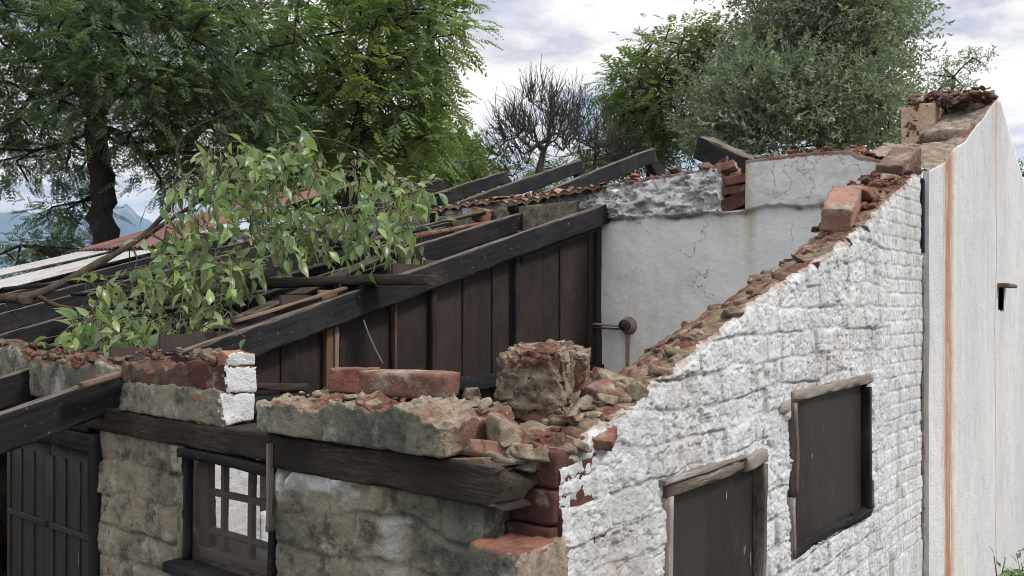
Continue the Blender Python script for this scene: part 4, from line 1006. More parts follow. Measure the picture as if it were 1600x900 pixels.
# charred beam lying on the wall behind the gap
vB = on_u(UI + .35, 1100, 230)
o = timber('charred_beam', at(1098, 232, 5.55), at(1190, 270, 5.1), .12, .14, CHAR, rough=.012, broken=(.01, .03)); top_attr(o); tag(o, 'thick charred beam lying on the wall top behind the broken gap', 'beam')
o = timber('charred_beam', at(1100, 222, 5.75), at(1160, 246, 5.5), .10, .07, CHAR, rough=.012); top_attr(o); tag(o, 'smaller charred offcut on the back of the thick charred beam', 'beam')

# ------------------------------------------------------------------ loose bricks on the wall tops
GB = 'loose bricks on the wall tops'
def side_top(u, n=.1):   # height of the side wall rubble at depth n behind the face
    f = n / .23; return float(front_top(u) * (1 - f) + back_top(u) * f)
def slope_rot(): return -math.atan(.31)
def brick_on(px, py, vv, size, rot, mat, label, dz_=0, **k):
    u, z = on_v(vv, px, py); return brk('brick', size, (u, vv, z + dz_), rot, mat, label, 'brick', GB, **k)
brick_on(1315, 325, .13, (.34, .12, .095), (R(6), R(-24), R(10)), BRP, 'long pale pink brick tilted on the sloping wall top', n=22)
brick_on(1404, 260, .10, (.21, .13, .10), (R(10), R(-30), R(-14)), BRB, 'brown brick leaning near the top of the slope, in front of another brick', n=20)
brick_on(1385, 240, .30, (.17, .12, .09), (R(4), R(-8), R(20)), BRD, 'dark red brick behind the leaning brown brick', n=18)
brick_on(1290, 305, .30, (.13, .11, .05), (R(4), R(-22), R(40)), BR, 'small red brick piece behind the pale pink brick') if False else None
brick_on(918, 662, .075, (.19, .14, .028), (R(4), R(-14), R(22)), BR, 'flat red brick split face near the wall corner, amid grey rubble', n=24, amp=.05, dz_=-.01)
brick_on(905, 640, .15, (.10, .08, .025), (R(4), R(-14), R(50)), BRM, 'thin broken brick flake behind the flat red brick', n=16, amp=.06)
for i, (px, py, vv, sz, mt, lb) in enumerate([(1150, 500, .16, .06, BR, 'small red brick chip on the middle of the slope'), (1185, 462, .14, .07, RUBG, 'pale pebble sized mortar lump on the slope'), (1238, 420, .13, .08, BR, 'red brick fragment halfway up the slope above the pebble'), (1095, 545, .15, .09, BRO, 'orange brick fragment low on the slope'), (1040, 585, .12, .10, BRO, 'orange brick fragment at the foot of the slope by the plaster'), (900, 690, .09, .08, RUB, 'grey mortar chunk over the red corner bricks'), (872, 650, .16, .09, RUB, 'grey mortar chunk between slab and lump'), (960, 615, .15, .10, RUB, 'grey mortar chunk right of the big lump'), (925, 605, .2, .08, RUBG, 'pale mortar chunk against the big lump'), (895, 625, .17, .08, RUB, 'grey mortar chunk in front of the big lump'), (850, 690, .12, .11, RUB, 'wide grey mortar chunk beside the end of the slab'), (1262, 395, .16, .09, BR, 'red brick fragment below the pale pink brick'), (1345, 300, .12, .12, BR, 'red brick fragment between the pink and the brown brick'), (1375, 275, .16, .09, BRD, 'dark brick fragment at the foot of the brown brick')]):
    u, z = on_v(vv, px, py)
    lumpobj('masonry_fragment', (sz * 1.25, sz * .95, sz * .5), (u, vv, z), (R(random.uniform(-15, 15)), R(-18), R(random.uniform(0, 90))), mt, lb, 'fragment', .65, .10, 16, 1.8, 'masonry fragments on the wall tops')
# bricks in the gap of the inner wall
for (px, py, sz, mt, lb) in [(1147, 318, (.10, .20, .075), BRD, 'dark brick at the bottom of the gap in the inner wall'), (1150, 297, (.09, .16, .05), BRM, 'muddy brick wedged in the gap of the inner wall'), (1120, 270, (.12, .10, .05), BR, 'red brick piece on the left lip of the gap'), (1153, 282, (.12, .13, .05), BR, 'red brick on top of the gap in the inner wall'), (1138, 262, (.10, .09, .045), BRM, 'muddy brick piece tilted above the gap')]:
    v_, z_ = on_u(UI + .05, px, py); brk('brick', sz, (UI + .05, v_, z_), (R(random.uniform(-22, 22)), R(random.uniform(-10, 10)), R(random.uniform(-28, 28))), mt, lb, 'brick', GB)
v_, z_ = on_u(UI + .02, 768, 335)
brk('brick', (.14, .13, .09), (UI - .06, v_, z_ - .02), (R(12), 0, R(30)), BRO, 'orange broken brick between the two grey concrete panels', 'brick', GB, amp=.07)
brk('brick', (.12, .20, .05), (UI - .06, v_ + .03, z_ - .14), (R(25), 0, R(20)), BR, 'red brick fallen below the orange one between the panels', 'brick', GB, amp=.05)

# crumbs: uncountable rubble along the tops
def crumbs(name, pts, smin, smax, mats, label):
    VV_, FF, MI = [], [], []; base = 0
    for p in pts:
        s_ = smin + (smax - smin) * random.random() ** 2.2
        P, F = facet((s_ * random.uniform(.9, 1.8), s_ * random.uniform(.7, 1.3), s_ * random.uniform(.35, .8)), nseed(), 4 if s_ < .025 else 8)
        P = P @ np.array(M_((0, 0, 0), (random.uniform(-.5, .5), random.uniform(-.6, .3), random.uniform(0, 6.28))).to_3x3()).T + np.array(p)
        VV_.append(P); FF.append(F + base); base += len(P); MI.append(np.full(len(F), random.choice(range(len(mats)))))
    return tag(mk(name, np.concatenate(VV_), np.concatenate(FF), mats, np.concatenate(MI)), label, 'rubble', kind='stuff')
pts = []
for k in range(520):
    u = random.uniform(.02, 3.0); n_ = random.uniform(.02, .21); pts.append((u, n_, side_top(u, n_) + random.uniform(-.010, .004)))
crumbs('slope_rubble', pts, .008, .055, [RUB, RUB, RUBR, RUBM, BRB], 'crumbled mortar and brick along the sloping wall top')
pts = []
for k in range(230):
    u = random.uniform(-.05, .42); n_ = random.uniform(.06, .34); z = side_top(max(u, .03), min(n_, .22)) if u > .03 else -.32
    if n_ > .17 and u < .13: continue
    pts.append((u, n_, min(z, -.18) + random.uniform(-.03, .030)))
crumbs('corner_rubble', pts, .02, .11, [RUB, RUB, RUB, RUB, BRM], 'heap of mortar rubble at the broken wall corner')
pts = []
for k in range(330):
    u = random.uniform(2.3, 3.5); n_ = random.uniform(.04, .27); z = side_top(u, n_) if u < 2.98 else float(tall_top(u)) - .03
    pts.append((u, n_, z + random.uniform(-.01, .03)))
crumbs('red_rubble', pts, .012, .055, [RUBR, BR, BRD, RUBR, RUB], 'red brick crumbs at the top of the slope')
pts = []
for k in range(520):
    v_ = random.uniform(.2, 4.6); pts.append((UI + random.uniform(-.01, .28), v_, float(inner_top(v_)) + random.uniform(.0, .03)))
crumbs('wall_top_rubble', pts, .012, .05, [RUBR, BR, RUB, BRO, RUB], 'brick crumbs along the top of the inner wall')
pts = []
for k in range(300):
    v_ = random.uniform(1.15, 3.2); top = -.155 if v_ < 1.72 else (-.19 if v_ < 2.44 else -.16)
    if 1.76 < v_ < 1.88: continue
    pts.append((random.uniform(UF, .02), v_, top + random.uniform(-.01, .02)))
crumbs('pier_rubble', pts, .008, .04, [RUBD, RUBD, RUBR, RUBD], 'dark crumbs on the piers of the front wall')
pts = [(random.uniform(-.14, .09), random.uniform(.22, .88), -.238 + random.uniform(-.004, .012)) for k in range(45)]
crumbs('slab_crumbs', pts, .006, .030, [RUB, RUBG, RUB], 'dusty crumbs on the brick slab')
crumbs('chimney_rubble', CAPPTS, .02, .06, [RUBR, RUB, BRM, RUBM, RUBR], 'red brick rubble on the top of the chimney stub')
# masonry cap of the tall wall: grey weathered blocks
for (px, py, sz, lb) in [(1497, 190, (.62, .26, .10), 'long grey weathered coping piece leading up to the chimney stub'), (1468, 232, (.34, .24, .08), 'short grey coping piece below the long one')]:
    u, z = on_v(.14, px, py)
    lumpobj('coping_stone', sz, (u, .15, z - .035), (0, -math.atan(.40), 0), RUBG, lb, 'coping stone', .85, .06, 26, 2.2)

# ------------------------------------------------------------------ vegetation
def quad_leaves(P, A, B, L, W, fold=.25, N=None):
    """diamond leaves: base P, axis A, side B (unit arrays), length L, width W -> verts, faces (2 tris as quad folded)"""
    N = np.cross(A, B) if N is None else N
    L = np.asarray(L)[:, None]; W = np.asarray(W)[:, None]
    v0 = P; v1 = P + A * L * .45 + B * W * .5 + N * W * fold; v2 = P + A * L; v3 = P + A * L * .45 - B * W * .5 + N * W * fold
    V = np.stack([v0, v1, v2, v3], 1).reshape(-1, 3); k = np.arange(len(P))[:, None] * 4
    F = np.concatenate([k + [0, 1, 2], k + [0, 2, 3]]); return V, F
def unit(a): return a / (np.linalg.norm(a, axis=-1, keepdims=True) + 1e-9)
def fronds(P, A, L, pairs=6, lw=.22, ll=.42, droop=.35, rg=rng):
    """compound leaves at P along A (n,3), length L (n,) -> V,F,tone"""
    n = len(P); up = np.array([0, 0, 1.]); B = unit(np.cross(A, up + rg.normal(0, .35, (n, 3)))); N = np.cross(B, A); N[N[:, 2] < 0] *= -1
    t = np.linspace(.12, 1, pairs)
    Ps, As, Bs, Ls, To = [], [], [], [], []
    tone = rg.random(n)
    for k in range(pairs):
        c = P + A * (L * t[k])[:, None] + np.array([0, 0, -1.]) * (droop * L * t[k] ** 2)[:, None]
        size = L * ll * math.sin(math.pi * (.25 + .6 * t[k])) 
        for s_ in (-1, 1):
            d = unit(A * .55 + B * s_ * .85 + np.array([0, 0, -1.]) * (.25 + .2 * rg.random((n, 1))) + rg.normal(0, .08, (n, 3)))
            Ps.append(c); As.append(d); Bs.append(unit(np.cross(d, N + .01))); Ls.append(size * rg.uniform(.85, 1.15, n)); To.append(tone)
        if k == pairs - 1:
            d = unit(A + np.array([0, 0, -1.]) * droop); Ps.append(c); As.append(d); Bs.append(unit(np.cross(d, N + .01))); Ls.append(size); To.append(tone)
    Ps = np.concatenate(Ps); As = np.concatenate(As); Bs = np.concatenate(Bs); Ls = np.concatenate(Ls); To = np.concatenate(To)
    V, F = quad_leaves(Ps, As, Bs, Ls, Ls * lw / ll * .9 if lw > 0 else Ls * .4)
    tone = np.clip(np.repeat(To, 4) * .75 + np.repeat(rg.random(len(Ps)), 4) * .25, 0, 1)
    return V, F, tone
def skeleton(root_pts, targets, rg, seg=.6, wig=.06):
    """attach targets to a growing skeleton; returns nodes, parents"""
    nodes = [np.array(p) for p in root_pts]; par = [i - 1 for i in range(len(nodes))]
    base = nodes[0]; order = np.argsort([np.linalg.norm(t - nodes[-1]) for t in targets])
    leafidx = []
    nr = len(nodes); depth = [0.0] * nr
    for i in order:
        t = targets[i]; A_ = np.array(nodes); d = np.linalg.norm(A_ - t, axis=1) + .18 * np.array(depth) + np.where(A_[:, 2] > t[2] + .3, .6, 0)
        k = int(np.argmin(d)); p = nodes[k]; D = np.linalg.norm(t - p); m = max(1, int(D / seg)); prev = k
        for j in range(1, m + 1):
            q = p + (t - p) * j / m
            if j < m: q = q + rg.normal(0, wig * D, 3) * .5 + np.array([0, 0, .06 * D * math.sin(math.pi * j / m)])
            nodes.append(q); par.append(prev); depth.append(depth[prev] + D / m); prev = len(nodes) - 1
        leafidx.append((i, prev))
    return np.array(nodes), np.array(par), leafidx, nr
def limb_mesh(nodes, par, nr, r_tip, expo=.42, sides=6, rmax=None):
    n = len(nodes); cnt = np.zeros(n); child = np.bincount(par[par >= 0], minlength=n)
    cnt[child == 0] = 1
    for i in range(n - 1, 0, -1): 
        if par[i] >= 0: cnt[par[i]] += cnt[i]
    rad = r_tip * cnt ** expo
    if rmax: rad = np.minimum(rad, rmax)
    paths = [([nodes[par[i]], nodes[i]], [min(rad[par[i]], rad[i] * 1.35), rad[i]]) for i in range(nr, n)]
    return paths, rad
def make_tree(name, label, root_pts, root_r, ells, ncl, kind, leafm, barkm, size, per, seed, group=None, spread=.5, tip=.012, fr=dict(), hang=0.0, core=.25, limbs=True):
    rg = np.random.default_rng(seed)
    vol = np.array([e[3] if len(e) > 3 else np.prod(e[1]) ** .66 for e in ells]); vol = vol / vol.sum()
    T, C = [], []
    for e, f in zip(ells, vol):
        m = max(1, int(ncl * f)); d = unit(rg.normal(size=(m, 3))); r = rg.random(m) ** (.33 if core < .5 else .5); r = core + (1 - core) * r
        T.append(np.array(e[0]) + (d * r[:, None] * .88) @ np.stack([RT * e[1][0], FW * e[1][1], np.array([0, 0, 1.]) * e[1][2]])); C.append(np.repeat(np.array(e[0])[None], m, 0))
    T = np.concatenate(T); C = np.concatenate(C)
    root_pts = [np.array(p, float) for p in root_pts]
    nodes, par, li, nr = skeleton(root_pts, T, rg, seg=.7)
    root = empty(name, tuple(root_pts[0]), label, 'tree', group)
    tp = np.array(root_pts); tt_ = np.linspace(0, 1, len(tp)); ti = np.linspace(0, 1, len(tp) * 5); cp = np.stack([np.interp(ti, tt_, tp[:, k]) for k in range(3)], -1)
    cp[:, :2] += rg.normal(0, root_r * .10, (len(cp), 2))
    V, F = tube_arrays([(cp, root_r * (1 - .62 * ti) + root_r * .35 * np.exp(-ti * 14))], 12); mk('trunk', V, F, barkm, parent=root, smooth=True)
    paths, rad = limb_mesh(nodes, par, nr, tip, rmax=root_r * .55)
    V, F = tube_arrays(paths, 5); mk('limbs', V, F, barkm, parent=root, smooth=True)
    if kind is None: return root
    # foliage
    m = len(T); idx = np.repeat(np.arange(m), per); n = len(idx)
    outd = unit(T - C)[idx]
    off = rg.normal(0, 1, (n, 3)) * spread * np.array([1, 1, .7]); P = T[idx] + off
    if kind == 'frond':
        A_ = unit(outd * .6 + unit(off) * .9 + rg.normal(0, .35, (n, 3)) + np.array([0, 0, -hang]))
        V, F, tn = fronds(P, A_, size * rg.uniform(.6, 1.25, n), rg=rg, **fr)
    else:
        # tufts of small leaves on short shoots
        A_ = unit(outd * .5 + unit(off) * .7 + rg.normal(0, .4, (n, 3)) + np.array([0, 0, .35 - hang]))
        k = fr.get('k', 7); Pn = np.repeat(P, k, 0); An = np.repeat(A_, k, 0); t = np.tile(np.linspace(0, 1, k), n)[:, None]
        Ln = size * rg.uniform(.7, 1.3, n).repeat(k)
        Pn = Pn + An * t * (Ln * fr.get('shoot', 1.6))[:, None]; D = unit(An * .6 + rg.normal(0, .8, An.shape)); Bn = unit(np.cross(D, rg.normal(0, 1, D.shape)))
        V, F = quad_leaves(Pn, D, Bn, Ln * fr.get('ll', .55), Ln * fr.get('lw', .2)); tn = np.repeat(np.clip(rg.random(n).repeat(k) * .7 + rg.random(n * k) * .3, 0, 1), 4)
    # clump tone: each spray is shifted lighter or darker at random
    ct = rg.random(m); rep = len(V) // 4 // n
    tonec = np.tile(np.repeat(ct[idx][None], 1, 0), 1).ravel()
    if kind == 'frond': tc_ = np.tile(tonec, len(V) // 4 // n).repeat(4)
    else: tc_ = np.repeat(tonec, len(V) // n)
    tn = np.clip(tn * .45 + tc_ * .55, 0, 1)
    mk('crown', V, F, leafm, attrs={'tone': tn}, parent=root)
    return root
LF_DARK = m_leaf('dark_feathery_leaf', [(.045, .088, .055), (.075, .130, .075), (.12, .18, .09), (.23, .29, .11)], .42, .38)
LF_MID = m_leaf('green_compound_leaf', [(.072, .125, .058), (.11, .175, .070), (.17, .24, .085), (.28, .33, .10)], .46, .38)
LF_BRI = m_leaf('bright_green_leaf', [(.070, .115, .050), (.11, .165, .060), (.17, .235, .075)], .42, .4)
LF_GREY = m_leaf('grey_green_leaf', [(.13, .175, .135), (.19, .24, .18), (.26, .32, .23)], .32)
BK_D = m_bark('dark_bark', (.018, .015, .013), (.05, .042, .036)); BK_G = m_bark('grey_bark', (.05, .045, .04), (.13, .12, .11)); BK_B = m_bark('burnt_bark', (.028, .026, .023), (.10, .092, .080))
def E(px, py, F_, rx, ry, rd, wgt=None):
    """ellipsoid given where it shows: centre, radii in px of the picture at that distance"""
    k = F_ / FP; c = at(px, py, F_); r = (rx * k, rd, ry * k); return (c, r) if wgt is None else (c, r, wgt)
def gp(px, F_):
    p = at(px, 480, F_); return (p[0], p[1], GZ)

D1 = 11.0
make_tree('dark_feathery_tree', 'big dark tree with feathery leaves and a straight black trunk at the left', [gp(166, D1), at(165, 440, D1), at(160, 300, D1), at(150, 200, D1), at(135, 130, D1), at(130, 40, D1)], .20,
          [E(60, 60, D1, 130, 110, 1.6), E(230, 80, D1 - .6, 150, 120, 1.6), E(380, 80, D1, 110, 130, 1.4), E(330, 190, D1 + .2, 130, 75, 1.2), E(190, 170, D1 - .8, 110, 65, 1.0), E(20, 160, D1, 65, 80, 1.2), E(200, -60, D1, 260, 90, 2.2),
           E(90, 230, D1 + .3, 55, 45, .7, .22), E(5, 260, D1, 35, 50, .6, .28), E(110, 330, D1 + .6, 60, 30, .7, .25), E(60, 405, D1 + .6, 85, 26, .8, .6), E(270, 260, D1 + .4, 60, 45, .7, .35), E(390, 270, D1 + .4, 60, 60, .7, .3), E(400, 200, D1, 60, 60, .8, .5), E(130, 400, D1 + 1, 60, 30, .6, .3)],
          720, 'frond', LF_DARK, BK_D, .21, 16, 11, spread=.17, hang=.12, fr=dict(pairs=7, lw=.12, ll=.38, droop=.28))
D2 = 13.0
make_tree('compound_leaf_tree', 'tall mid green tree with long compound leaves left of the open sky', [gp(540, D2), at(545, 350, D2), at(560, 200, D2), at(580, 120, D2), at(590, 20, D2)], .17,
          [E(520, 60, D2, 120, 90, 1.6), E(630, 50, D2, 85, 80, 1.5), E(685, 75, D2 - .2, 42, 60, 1.0), E(600, 150, D2 - .6, 115, 60, 1.3), E(520, 190, D2 + .3, 90, 60, 1.2), E(665, 165, D2, 42, 55, .9), E(650, 235, D2 - .2, 62, 30, .9, .8), E(580, -50, D2, 150, 60, 2.0), E(460, 120, D2 + .5, 60, 90, 1.0), E(695, 15, D2, 30, 30, .7, .5), E(590, 235, D2 + .4, 80, 40, .8, .6)],
          330, 'frond', LF_MID, BK_D, .34, 8, 12, spread=.22, hang=.12, fr=dict(pairs=7, lw=.15, ll=.36, droop=.38))
D3 = 17.0
make_tree('background_bush', 'lighter green leafy bush low behind the compound leaf tree', [gp(600, D3), at(600, 400, D3), at(610, 300, D3)], .12,
          [E(520, 260, D3, 90, 40, 1.2), E(620, 250, D3, 90, 40, 1.2), E(700, 262, D3, 60, 28, 1.0), E(640, 290, D3 - 1, 140, 26, 1.2), E(440, 270, D3, 80, 60, 1.2)],
          230, 'tuft', LF_BRI, BK_D, .13, 28, 13, spread=.26, fr=dict(k=7, ll=1.0, lw=.42, shoot=1.6))
D4 = 16.0
make_tree('bright_green_tree', 'bright green bushy tree between the leafless tree and the grey green tree', [gp(1010, D4), at(1010, 400, D4), at(1020, 250, D4), at(1030, 160, D4)], .17,
          [E(1060, 95, D4, 70, 55, 1.3), E(1110, 90, D4, 55, 48, 1.2), E(1000, 130, D4, 55, 45, 1.0), E(975, 135, D4, 32, 34, .8), E(1040, 180, D4 - .4, 90, 50, 1.2), E(975, 195, D4, 38, 40, .9, .5), E(1010, 235, D4, 75, 40, 1.0), E(945, 240, D4, 38, 28, .9, .3), E(870, 265, D4 + .5, 60, 22, .9, .5), E(1170, 110, D4, 45, 60, 1.0)],
          400, 'frond', LF_BRI, BK_D, .24, 11, 14, spread=.18, hang=.15, fr=dict(pairs=5, lw=.16, ll=.42, droop=.4))
D5 = 14.0
make_tree('grey_green_tree', 'large soft grey green tree filling the sky behind the inner wall', [gp(1290, D5), at(1290, 400, D5), at(1290, 220, D5), at(1300, 120, D5), at(1310, 10, D5)], .17,
          [E(1290, 60, D5, 110, 65, 1.5), E(1320, 20, D5, 78, 60, 1.3), E(1190, 150, D5 - .4, 100, 60, 1.4), E(1300, 168, D5 - .4, 92, 48, 1.4), E(1250, 205, D5 - .6, 170, 40, 1.3), E(1370, 185, D5, 45, 32, 1.0), E(1130, 190, D5, 60, 45, 1.0), E(1240, 100, D5, 80, 60, 1.2), E(1260, -40, D5, 120, 60, 1.4), E(1395, 30, D5, 22, 45, .5, .25), E(1380, 105, D5, 30, 24, .6, .25), E(1225, 25, D5, 50, 40, .8, .35)],
          420, 'tuft', LF_GREY, BK_D, .090, 29, 15, spread=.24, fr=dict(k=9, ll=.85, lw=.34, shoot=2.6))
D6 = 15.0
make_tree('small_sprig_tree', 'small dark tree top peeping out behind the chimney stub', [gp(1490, D6), at(1487, 300, D6), at(1484, 170, D6), at(1490, 120, D6)], .07,
          [E(1490, 125, D6, 38, 18, .5), E(1500, 98, D6, 22, 14, .4), E(1465, 118, D6, 20, 14, .4), E(1520, 112, D6, 14, 22, .3), E(1480, 150, D6, 50, 18, .5), E(1700, 280, D6, 80, 60, 1, .6), E(1615, 300, D6, 30, 40, .5, .3)],
          44, 'tuft', LF_GREY, BK_D, .065, 22, 16, spread=.08, fr=dict(k=8, ll=.9, lw=.30, shoot=2.4))
# leafless burnt tree: recursive fan of twigs
def bare_tree(name, label, base, top, height_pts, seed, n, ells, r0, group):
    rg = np.random.default_rng(seed)
    T = []
    vol = np.array([np.prod(e[1]) ** .66 for e in ells]); vol /= vol.sum()
    for e, f in zip(ells, vol):
        m = int(n * f); d = unit(rg.normal(size=(m, 3))); r = rg.random(m) ** .4; T.append(np.array(e[0]) + (d * r[:, None]) @ np.stack([RT * e[1][0], FW * e[1][1], np.array([0, 0, 1.]) * e[1][2]]))
    T = np.concatenate(T)
    nodes, par, li, nr = skeleton([np.array(p) for p in height_pts], T, rg, seg=.35, wig=.10)
    root = empty(name, tuple(height_pts[0]), label, 'tree', group)
    V, F = tube_arrays([(np.array(height_pts), np.linspace(r0, r0 * .4, len(height_pts)))], 8); mk('trunk', V, F, BK_B, parent=root, smooth=True)
    paths, rad = limb_mesh(nodes, par, nr, .0055, .46, rmax=r0 * .6)
    # twig tips reaching up and outwards
    c = np.array(height_pts[-1]) + np.array([0, 0, -.6])
    for i, k in li:
        d = unit(nodes[k] - c)
        for q in range(3):
            dd = unit(d + rg.normal(0, .35, 3) + np.array([0, 0, .25])); L = rg.uniform(.18, .42); p0 = nodes[k]; p1 = p0 + dd * L * .5 + rg.normal(0, .02, 3); p2 = p1 + unit(dd + rg.normal(0, .3, 3)) * L * .5
            paths.append(([p0, p1, p2], [.0048, .004, .0026]))
    V, F = tube_arrays(paths, 4); mk('branches', V, F, BK_B, parent=root, smooth=True)
    return root
D7 = 13.0
GBT = 'leafless burnt trees'
bare_tree('bare_tree', 'leafless burnt tree fanning its dark twigs against the clouds', None, None, [gp(842, D7), tuple(at(840, 330, D7)), tuple(at(838, 290, D7)), tuple(at(845, 255, D7)), tuple(at(850, 235, D7))], 21, 330, [E(836, 200, D7, 70, 52, .9), E(796, 228, D7, 36, 50, .6, .35), E(884, 200, D7, 34, 52, .7, .4), E(845, 148, D7, 30, 20, .6, .2)], .09, GBT)
bare_tree('bare_tree', 'leafless brownish tree just right of the fan shaped one, tangled in green leaves', None, None, [gp(925, D7 + 1), tuple(at(925, 330, D7 + 1)), tuple(at(928, 280, D7 + 1)), tuple(at(930, 250, D7 + 1))], 22, 110, [E(915, 210, D7 + 1, 46, 50, .8), E(960, 235, D7 + 1, 45, 30, .8), E(905, 175, D7 + 1, 16, 34, .4)], .07, GBT)

# ------------------------------------------------------------------ fallen branch with leaves
LFB = m_leaf('fallen_branch_leaf', [(.075, .135, .062), (.13, .20, .095), (.17, .26, .12), (.23, .34, .13), (.29, .37, .14)], .38, .30, .7)
BKB = m_bark('smooth_branch_bark', (.035, .026, .020), (.10, .078, .06)); TWG = m_bark('pale_twig_bark', (.10, .08, .06), (.22, .18, .14))
br = empty('fallen_branch', tuple(at(0, 466, 3.7)), 'broken branch with drooping green leaves fallen across the burnt rafters', 'branch')
def curve(pts, n=14):
    P = np.array([at(*p) for p in pts]); t = np.linspace(0, 1, len(P)); ti = np.linspace(0, 1, n)
    # Catmull-like smoothing
    Q = np.stack([np.interp(ti, t, P[:, k]) for k in range(3)], -1)
    for _ in range(2): Q[1:-1] = (Q[:-2] + 2 * Q[1:-1] + Q[2:]) / 4
    return Q
mains = [([(-20, 464, 3.65), (30, 470, 3.68), (75, 455, 3.72), (120, 430, 3.8), (170, 402, 3.9), (215, 378, 4.0), (250, 345, 4.1), (278, 308, 4.15), (290, 290, 4.2)], .021, .009),
         ([(225, 372, 4.02), (262, 345, 4.05), (300, 322, 4.1), (330, 300, 4.15), (390, 285, 4.2)], .011, .006),
         ([(283, 300, 4.18), (330, 278, 4.2), (400, 285, 4.2), (460, 270, 4.3), (520, 265, 4.3)], .007, .004),
         ([(290, 288, 4.2), (280, 262, 4.2), (273, 235, 4.2), (285, 212, 4.2), (320, 190, 4.15), (350, 180, 4.1), (385, 160, 4.1)], .008, .003),
         ([(60, 463, 3.7), (88, 480, 3.72), (130, 484, 3.75), (175, 480, 3.8), (230, 480, 3.85), (290, 470, 3.9), (330, 455, 3.9)], .011, .006),
         ([(205, 382, 3.98), (215, 405, 3.9), (205, 440, 3.8)], .005, .003),
         ([(400, 245, 4.3), (440, 218, 4.3), (500, 212, 4.3), (560, 232, 4.25), (610, 270, 4.2), (645, 300, 4.2)], .005, .003),
         ([(265, 345, 4.0), (290, 375, 3.9), (310, 400, 3.85), (330, 430, 3.8)], .006, .003),
         ([(235, 365, 4.0), (270, 385, 3.9), (330, 392, 3.9), (380, 380, 4.0)], .005, .003)]
paths = []; nodesB = []
for pts_, r0, r1 in mains:
    Q = curve(pts_, 18); paths.append((Q, np.linspace(r0, r1, 18) * (1 + .12 * rng.normal(0, 1, 18) * (r0 > .02)))); nodesB += list(Q[4:])
Q0 = curve(mains[0][0], 18)
V, F = tube_arrays(paths, 10); mk('limb', V, F, BKB, parent=br, smooth=True)
P, F = facet((.06, .06, .045), nseed(), 10, 12, .03); P = P + at(36, 468, 3.68); mk('knot', P, F, BKB, parent=br)
# leafy shoots in traced areas (centre px, radii px, distance, how many)
areas = [(310, 330, 55, 62, 4.05, 34), (380, 270, 75, 38, 4.15, 40), (350, 245, 40, 25, 4.1, 16), (460, 255, 80, 46, 4.25, 46), (430, 340, 75, 45, 4.05, 48), (540, 270, 60, 28, 4.3, 26), (620, 290, 48, 26, 4.3, 26), (600, 350, 62, 34, 4.25, 34), (540, 340, 60, 28, 4.2, 24),
         (300, 420, 70, 45, 3.85, 56), (190, 470, 55, 50, 3.72, 46), (210, 515, 90, 30, 3.65, 64), (340, 430, 45, 45, 3.85, 26), (310, 500, 60, 22, 3.62, 30), (150, 515, 40, 25, 3.62, 20), (440, 215, 50, 14, 4.25, 8), (640, 300, 28, 24, 4.3, 10), (400, 400, 60, 30, 3.95, 20)]
rgB = np.random.default_rng(5)
T = []
for (x_, y_, rx, ry, F_, n_) in areas:
    for k in range(int(n_ * .74)):
        a_ = rgB.uniform(0, 6.28); r_ = math.sqrt(rgB.random()); T.append(at(x_ + math.cos(a_) * r_ * rx, y_ + math.sin(a_) * r_ * ry, F_ + rgB.normal(0, .18)))
T = np.array(T)
nodes = list(nodesB); par_p = []
order = np.argsort([min(np.linalg.norm(np.array(nodesB) - t, axis=1)) for t in T]); tw = []; LP, LA, LLn = [], [], []
for i in order:
    t = T[i]; A_ = np.array(nodes); k = int(np.argmin(np.linalg.norm(A_ - t, axis=1) + np.where(A_[:, 2] < t[2] - .02, .03, 0))); p = A_[k]
    D = np.linalg.norm(t - p); m = max(2, int(D / .05)); cur = []
    for j in range(m + 1):
        f = j / m; q = p + (t - p) * f + np.array([0, 0, 1]) * .18 * D * math.sin(math.pi * f) + (rgB.normal(0, .006, 3) if 0 < j else 0); cur.append(q)
    tw.append((np.array(cur), np.linspace(.0035, .0018, m + 1))); nodes.append(t); nodes.append(cur[len(cur) // 2])
    # leafy shoot beyond the target
    d = unit(unit(t - p) * .5 + rgB.normal(0, .5, 3) + np.array([0, 0, -.35])); Ls = rgB.uniform(.10, .20); pts_ = [t + d * Ls * f + np.array([0, 0, -1]) * .05 * f * f for f in np.linspace(0, 1, 5)]
    tw.append((np.array(pts_), np.linspace(.002, .001, 5)))
    for f in np.linspace(.05, 1, rgB.integers(4, 8)):
        pp_ = t + d * Ls * f + np.array([0, 0, -1]) * .05 * f * f
        a_ = unit(d * .5 + rgB.normal(0, .6, 3) + np.array([0, 0, -.55])); LP.append(pp_); LA.append(a_); LLn.append(rgB.uniform(.030, .088))
V, F = tube_arrays(tw, 4); mk('twigs', V, F, TWG, parent=br, smooth=True)
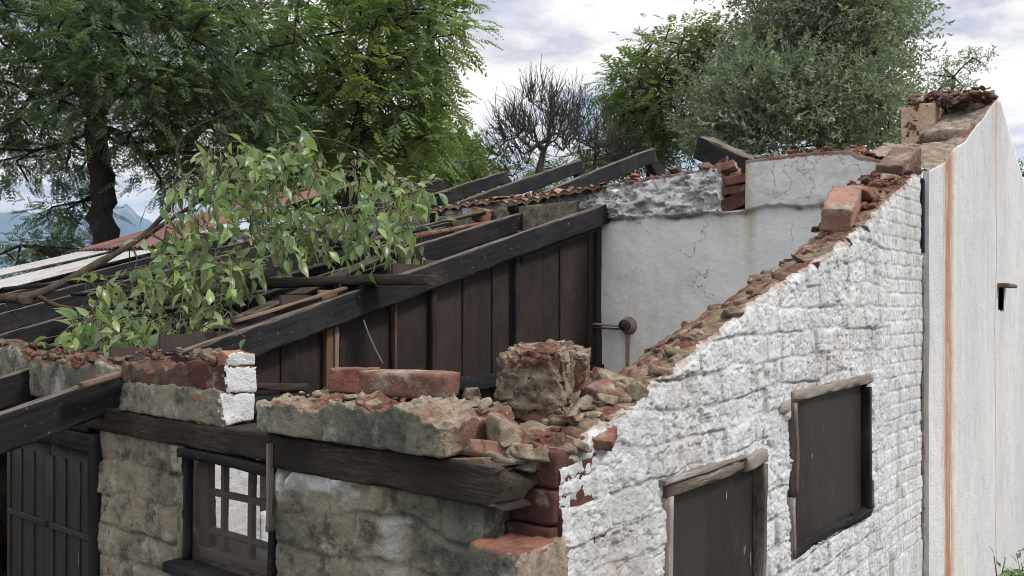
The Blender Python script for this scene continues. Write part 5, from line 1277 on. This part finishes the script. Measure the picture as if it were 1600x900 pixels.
def ovate(P, A_, L, rg):
    n = len(P); side_ = unit(np.cross(A_, rg.normal(0, .5, (n, 3)) + np.array([0, 0, 1.]))); N = np.cross(side_, A_); N[N[:, 2] < 0] *= -1; side_ = unit(np.cross(A_, N))
    w_ = L * rg.uniform(.20, .27, n); pr = [(0.0, 0.0), (.12, .35), (.30, .92), (.50, 1.0), (.72, .70), (.90, .26), (1.0, 0.0)]
    curl = rg.uniform(.05, .60, n); V = []
    stem = .10
    for t_, ww in pr:
        c = P + A_ * (L * (stem + t_))[:, None] - N * (L * curl * t_ ** 2)[:, None]
        for s_ in (-1, 0, 1): V.append(c + side_ * (s_ * w_ * ww)[:, None] + N * (abs(s_) * w_ * ww * .35)[:, None])
    V = np.stack(V, 1); base = np.arange(n)[:, None] * len(pr) * 3; F = []
    for k in range(len(pr) - 1):
        for s_ in (0, 1):
            a_ = k * 3 + s_; F.append(base + [a_, a_ + 1, a_ + 4, a_ + 3])
    return V.reshape(-1, 3), np.concatenate(F), len(pr) * 3
LP = np.array(LP); LA = np.array(LA); LLn = np.array(LLn); V, F, nv = ovate(LP, LA, LLn, rgB)
mk('leaves', V, F, LFB, attrs={'tone': np.repeat(rgB.random(len(LP)), nv)}, parent=br, smooth=True)
# long young leaves at the very tip
# weed at the lower right
wd_ = empty('weed', gp(1585, 3.0), 'small leafy weed poking up in front of the smooth wall at the lower right', 'weed')
tw = []; LP, LA, LLn = [], [], []
for (x_, y_) in ((1553, 868), (1570, 876), (1588, 864), (1596, 880), (1612, 866), (1580, 895), (1600, 900)):
    e = at(x_, y_, 3.0 + rgB.normal(0, .05)); b_ = at(1592, 960, 3.0); m_ = (e + b_) / 2 + rgB.normal(0, .02, 3); Q = np.array([b_, m_, e]); tw.append((Q, [.004, .003, .0015]))
    for f in np.linspace(.2, 1, 9):
        q = b_ + (e - b_) * f; LP.append(q); LA.append(unit(rgB.normal(0, .7, 3) + np.array([0, 0, .3]))); LLn.append(rgB.uniform(.022, .045))
tw.append((np.array([np.array(gp(1592, 3.0)), at(1592, 960, 3.0)]), [.008, .005]))
V, F = tube_arrays(tw, 5); mk('stem', V, F, TWG, parent=wd_); V, F, nv = ovate(np.array(LP), np.array(LA), np.array(LLn), rgB)
mk('leaves', V, F, LFB, attrs={'tone': np.repeat(rgB.random(len(LP)) * .5, nv)}, parent=wd_, smooth=True)

# ------------------------------------------------------------------ haze
HZ = bpy.data.materials.new('haze_air'); HZ.use_nodes = True; ht = HZ.node_tree; ht.nodes.clear()
ho = ht.nodes.new('ShaderNodeOutputMaterial'); hv = ht.nodes.new('ShaderNodeVolumePrincipled'); hv.inputs['Density'].default_value = .00020; hv.inputs['Color'].default_value = (.50, .70, 1.0, 1)
ht.links.new(hv.outputs[0], ho.inputs['Volume'])
V, F = boxgrid(1, 1, 1)
tag(mk('haze', V * np.array([4600, 4600, 215]) + np.array([0, 0, 215 - 8.0]), F, HZ), kind='stuff')
